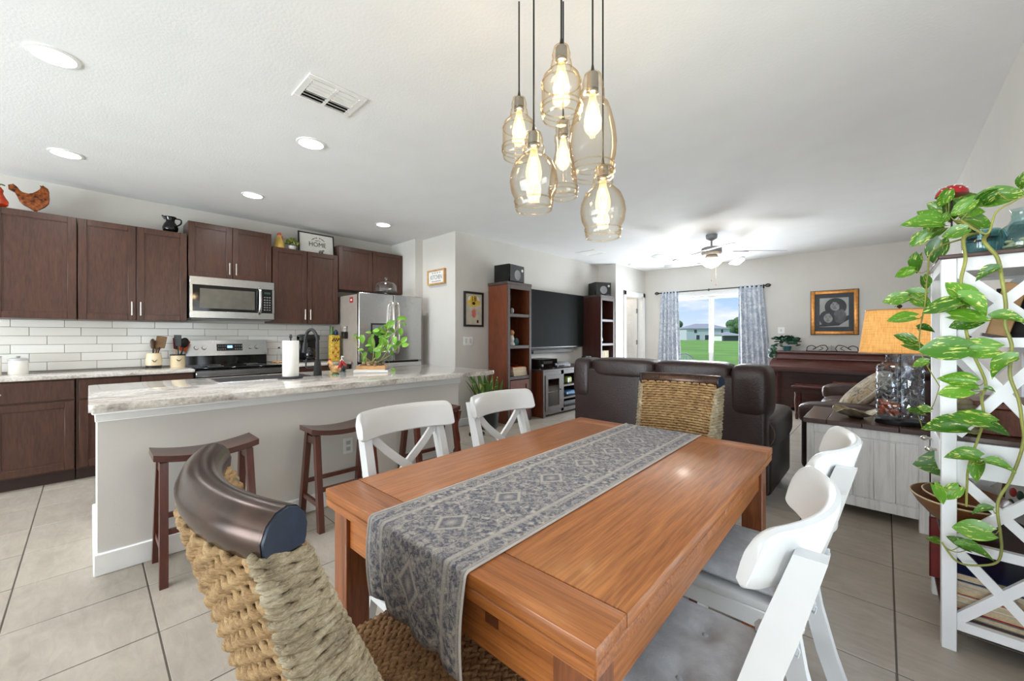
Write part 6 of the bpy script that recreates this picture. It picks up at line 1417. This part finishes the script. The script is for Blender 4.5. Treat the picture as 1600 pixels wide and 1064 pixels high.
# ------------------------------------------------------------------ leaves
def leafmesh(name, mat, wd, fold, droop, lobes):
    b = MB(); ns = 9; rowsL = []
    for i in range(ns + 1):
        s_ = i / ns; w_ = wd * (math.sin(math.pi * min(1, s_ * .93 + .07)) ** .75) * (1.12 - .45 * s_); w_ = 0.002 if i == ns else w_
        zc = -droop * s_ * s_; back = -lobes * (1 - s_) ** 4
        rowsL.append([b.v((-w_, s_ + back, zc + fold * w_)), b.v((-w_ * .5, s_ + back * .4, zc + fold * w_ * .45)), b.v((0, s_, zc)), b.v((w_ * .5, s_ + back * .4, zc + fold * w_ * .45)), b.v((w_, s_ + back, zc + fold * w_))])
    for p, q in zip(rowsL, rowsL[1:]):
        for k in range(4): b.f([p[k], p[k + 1], q[k + 1], q[k]])
    return b.mesh(name, mat, 80)
LV = [leafmesh('leaf', M['leaf'], .38, .45, .25, .16), leafmesh('leaf', M['leaf'], .36, .95, .38, .14), leafmesh('leaf', M['leaf'], .42, .25, .18, .18)]
LK = [leafmesh('leaf', M['leaf2'], .38, .3, .2, .14), leafmesh('leaf', M['leaf2'], .34, .7, .3, .14)]
UP = Vector((0, 0, 1))
def put_leaf(parent, meshes, p, size, ang, k, tilt=.8):
    rr = random.Random(k * 13 + 5); ang += rr.uniform(-6, 22) * (1 if math.cos(R(ang)) > 0 else -1)
    cam_d = (Vector((0, 0, 1.23)) - p).normalized(); right = Vector((-cam_d.y, cam_d.x, 0)).normalized(); upv = cam_d.cross(right).normalized()
    if upv.z < 0: upv = -upv
    right = upv.cross(cam_d).normalized()
    a = R(ang); d_ = (right * math.cos(a) - upv * math.sin(a)).normalized()
    n_ = (cam_d + right * rr.uniform(-tilt, tilt) + upv * rr.uniform(0, tilt * 1.5)).normalized(); n_ = (n_ - d_ * n_.dot(d_)).normalized(); d_ = (d_ + n_ * rr.uniform(-.25, .25)).normalized(); n_ = (n_ - d_ * n_.dot(d_)).normalized()
    x_ = d_.cross(n_)
    M4 = Matrix((x_, d_, n_)).transposed().to_4x4(); base_ = p - d_ * size * .5
    o = link('leaf', meshes[k % len(meshes)], parent); o.matrix_world = Matrix.Translation(base_) @ M4 @ Matrix.Scale(size, 4)
    o.matrix_local = Matrix.Translation(base_ - parent.location) @ M4 @ Matrix.Scale(size, 4)
    return base_
def on_y(x, y, Y):
    d_ = fwv + rtv * ((x - 800) / 620.776) + UP * ((525.5 - y) / 620.776); s_ = Y / d_.y; return Vector((0, 0, 1.23)) + d_ * s_
def J(a, b): return (1380 + a * .3667, 270 + b * .3667)
def Q(a, b): return (1380 + a * .385, 620 + b * .385)
t = thing('pothos', 'trailing variegated pothos spilling from the white shelf', 'plant', (.28, 2.44, SZ + .001))
O = Vector(t.location)
MB().lathe([(.045, 0), (.052, .02), (.055, .07), (.05, .10), (.046, .10), (.04, .06), (0, .05)], 24).obj('jar', M['aqua'], t)
MB().lathe([(.045, .07), (0, .075)], 16).obj('soil', M['soil'], t)
YV = 2.275
v1 = [(O + Vector((0, 0, .09)))] + [on_y(*p, YV) for p in [J(345, 275), J(350, 370), J(330, 470), J(345, 620), J(370, 740), J(435, 890), J(420, 960), J(425, 1064), Q(350, 270), Q(340, 350), Q(337, 445)]]
v2 = [(O + Vector((.02, 0, .09)))] + [on_y(*p, YV) for p in [J(430, 292), J(485, 360), J(505, 450), J(522, 560), J(520, 650), J(548, 740), J(540, 860), J(575, 960), J(590, 1050), Q(568, 190), Q(520, 330), Q(465, 430), Q(475, 550), Q(480, 620), Q(455, 675), Q(350, 683), Q(290, 660), Q(237, 590)]]
v3 = [(O + Vector((-.02, .03, .09)))] + [on_y(*p, y_) for p, y_ in [(J(215, 330), 2.42), (J(190, 430), 2.45), (J(178, 560), 2.5), (J(160, 650), 2.52), (J(155, 730), 2.52), (J(175, 800), 2.5), (J(240, 910), 2.42)]]
v4 = [(O + Vector((0, 0, .1)))] + [on_y(*p, y_) for p, y_ in [(J(330, 200), 2.38), (J(440, 260), 2.33), (J(480, 170), 2.33), (J(560, 120), 2.33), (J(640, 80), 2.33)]]
v5 = [(O + Vector((0, 0, .1)))] + [on_y(*p, 2.42) for p in [J(290, 200), J(230, 220), J(190, 200)]]
allp = []
for v_, r_ in ((v1, .0062), (v2, .0062), (v3, .0035), (v4, .0045), (v5, .0045)):
    sp_ = [p - O for p in spline(v_, 8)]; allp += [p + O for p in sp_]
    MB().tube(sp_, [r_ * (1 - .45 * i / len(sp_)) for i in range(len(sp_))], 7).obj('vine', M['stem'], t)
LJ = [(165, 210, 115, 200), (190, 185, 85, 240), (228, 145, 66, 210), (340, 110, 100, -30), (258, 112, 66, 110), (385, 165, 66, -20), (400, 212, 95, 15), (205, 258, 76, 160), (258, 198, 42, 130), (505, 98, 120, -8), (310, 172, 60, -60), (598, 40, 60, 110), (335, 150, 76, 150), (430, 115, 76, 165), (225, 335, 90, 110), (140, 390, 76, 105), (88, 428, 60, 160), (150, 285, 66, 145), (182, 470, 56, 70), (112, 535, 96, 185), (45, 537, 70, 185), (165, 548, 70, 20), (440, 428, 72, 165),
      (240, 570, 108, 165), (325, 505, 115, -110), (392, 565, 116, 15), (375, 612, 105, 5), (342, 642, 86, 180), (540, 620, 92, -5), (250, 750, 130, 170), (387, 748, 118, 185), (503, 825, 108, 165), (72, 618, 80, 190), (90, 702, 62, 210), (185, 665, 50, 0), (143, 740, 70, 10), (155, 812, 52, 170), (312, 882, 94, 185), (298, 932, 88, 165), (380, 912, 48, 15), (455, 922, 34, 0), (172, 1002, 44, 200), (280, 160, 70, 60), (360, 250, 60, 20), (300, 255, 70, 175), (200, 225, 80, 120)]
LQ = [(245, 120, 118, 178), (340, 85, 112, 190), (435, 118, 112, 5), (320, 238, 88, 185), (218, 270, 128, 182), (380, 300, 78, 105), (475, 278, 74, 0), (232, 397, 70, 40), (275, 390, 70, 120), (400, 460, 58, 170), (355, 538, 98, 178), (305, 588, 64, 215), (377, 625, 88, -5), (205, 580, 42, 180)]
pet = MB()
for k, (a, b_, s_, an) in enumerate(LJ + LQ):
    inJ = k < len(LJ); x, y = J(a, b_) if inJ else Q(a, b_); L_ = s_ * (.3667 if inJ else .385)
    Yp = YV - .02 - .015 * (k % 3) if x > 1468 and y > 395 else (2.36 + .05 * (k % 4) if y < 395 else 2.47 + .03 * (k % 4))
    p = on_y(x, y, Yp); dep = (p - Vector((0, 0, 1.23))).dot(fwv); size = L_ / 620.776 * dep * 1.08
    if inJ and k in (39, 40, 41) : size *= .9
    base_ = put_leaf(t, LV, p, size, an, k)
    q = min(allp, key=lambda z_: (z_ - base_).length); mid = (q + base_) / 2 + Vector((0, 0, -.012))
    if (q - base_).length < .22: pet.tube([x_ - O for x_ in spline([q, mid, base_], 4)], .0016, 5)
tag(pet.obj('petioles', M['stem'], t), kind='stuff')
t2 = thing('toadstool_pick', 'red spotted mushroom ornament on a stick in the pothos', 'ornament', tuple(on_y(1487, 372, 2.40)))
top = on_y(1487, 301, 2.40) - Vector(t2.location)
MB().cyl((0, 0, 0), tuple(top), .003, n=6).obj('stick', M['ironm'], t2)
cp = MB().lathe([(.048, -.012), (.046, .0), (.034, .018), (.015, .027), (0, .029)], 26, top).obj('cap', plain('toadstool_red', S(170, 22, 34), .3), t2)
for k in range(26):
    a, e_ = k * 2.4, .12 + (k % 5) * .16; r = .047 * math.cos(e_ * 1.2); MB().ell(top + Vector((r * math.cos(a), r * math.sin(a), .002 + .027 * math.sin(e_ * 1.35))), (.0035, .0035, .002), 6, 4).obj('spot', M['paper'], cp)
t2 = thing('seedling', 'small green sprout on the end table beside the lamp', 'plant', (.172, 3.60, ET + .0005))
MB().tube(spline([(0, 0, 0), (-.01, 0, .05), (-.02, 0, .085)], 4), .003, 6).tube(spline([(0, 0, 0), (.02, 0, .03), (.04, 0, .045)], 4), .003, 6).obj('stem', M['stem'], t2); MB().lathe([(.012, 0), (.01, .006), (0, .008)], 12).obj('foot', M['soil'], t2)
put_leaf(t2, LV, Vector(t2.location) + Vector((-.02, 0, .105)), .085, -10, 3)

# ------------------------------------------------------------------ island plant on a book
def onz(x, y, z): d_ = fwv + rtv * ((x - 800) / 620.776) + UP * ((525.5 - y) / 620.776); s_ = (z - 1.23) / d_.z; return Vector((0, 0, 1.23)) + d_ * s_
pc = onz(588, 581, IT); 
o = book('white hardback book under the island plant', (0, 0, 0), .30, .22, .022, 0, M['paper'], None); o.location = (pc.x - .06, pc.y - .19, IT + .0005); o.rotation_euler = (0, 0, R(52))
MB().box(.27, .301, -.003, .221, .0221, .0228).obj('blue_corner', M['blue'], o)
t = thing('island_plant', 'leafy pothos in a shallow wooden tray on the island', 'plant', (pc.x - .09, pc.y + .01, IT + .0235)); O = Vector(t.location)
b = MB(); b.at((0, 0, 0), (0, 0, R(50))); b.box(-.13, .13, -.07, .07, 0, .008).box(-.13, .13, -.07, -.06, .008, .032).box(-.13, .13, .06, .07, .008, .032).box(-.13, -.12, -.06, .06, .008, .032).box(.12, .13, -.06, .06, .008, .032); b.obj('tray', M['tan'], t)
b = MB(); rr = random.Random(11)
for k in range(30): b.ell((rr.uniform(-.07, .07), rr.uniform(-.07, .07), .035 + rr.uniform(0, .02)), (.02, .016, .014), 7, 5)
b.obj('pebbles', plain('pebbles', S(140, 116, 84), .6, var=.4, scale=20), t)
MB().lathe([(.03, .03), (.04, .06), (.055, .15), (.06, .16)], 20, (.06, .05, 0), cap=False).obj('glass_pot', M['clear'], t)
dk = (O - Vector((0, 0, 1.23))).dot(fwv)
def KZ(a, b_): return (500 + a * .1128, 480 + b_ * .1128)
LKL = [(585, 450, 100, 90), (722, 510, 140, 100), (800, 360, 110, 20), (870, 420, 110, 200), (985, 225, 120, -60), (1135, 150, 90, -20), (1035, 465, 95, 100), (1130, 500, 130, -35), (1170, 445, 90, -40), (1120, 350, 100, 100), (800, 665, 100, 80), (612, 690, 110, 120), (880, 600, 110, 0), (905, 500, 110, 60), (780, 590, 90, 200), (930, 290, 90, 30), (770, 320, 70, 180), (840, 292, 70, -80), (1020, 895, 70, 80), (480, 395, 60, 150), (520, 430, 55, 60), (560, 590, 60, 200), (1180, 160, 60, 0), (1170, 240, 60, 20), (1190, 520, 80, -30), (665, 350, 60, 180), (720, 400, 50, 150), (660, 530, 60, 200), (850, 480, 100, 120), (950, 380, 90, -30), (1010, 330, 80, 40), (960, 560, 90, 150), (1040, 560, 70, 30), (610, 745, 60, 150), (700, 600, 70, 60), (890, 340, 90, 0), (830, 540, 90, 160), (1000, 640, 70, 80)]
stems = []
for tx, ty in ((470, 400), (1130, 170), (985, 240), (740, 470), (1160, 440), (880, 400), (600, 700), (1030, 470)):
    x, y = KZ(tx, ty); e_ = fwv * dk + rtv * ((x - 800) / 620.776 * dk) + UP * (1.23 + (525.5 - y) / 620.776 * dk); e_ += fwv * rr.uniform(-.06, .06)
    P = spline([Vector((rr.uniform(-.04, .04), rr.uniform(-.04, .04), .04)), (e_ - O) * .55 + Vector((0, 0, -.02)), e_ - O], 7); stems += P
    MB().tube(P, .0035, 6).obj('vine', M['stem'], t)
pet = MB()
for k, (a, b_, s_, an) in enumerate(LKL):
    x, y = KZ(a, b_); d_ = dk + rr.uniform(-.09, .09); p = fwv * d_ + rtv * ((x - 800) / 620.776 * d_) + UP * (1.23 + (525.5 - y) / 620.776 * d_)
    base_ = put_leaf(t, LK, p, s_ * .1128 / 620.776 * d_ * 1.15, an, k + 100); q = min(stems, key=lambda z_: (z_ + O - base_).length); pet.tube([q, (q + base_ - O) / 2 + Vector((0, 0, .01)), base_ - O], .0014, 4)
tag(pet.obj('petioles', M['stem'], t), kind='stuff')
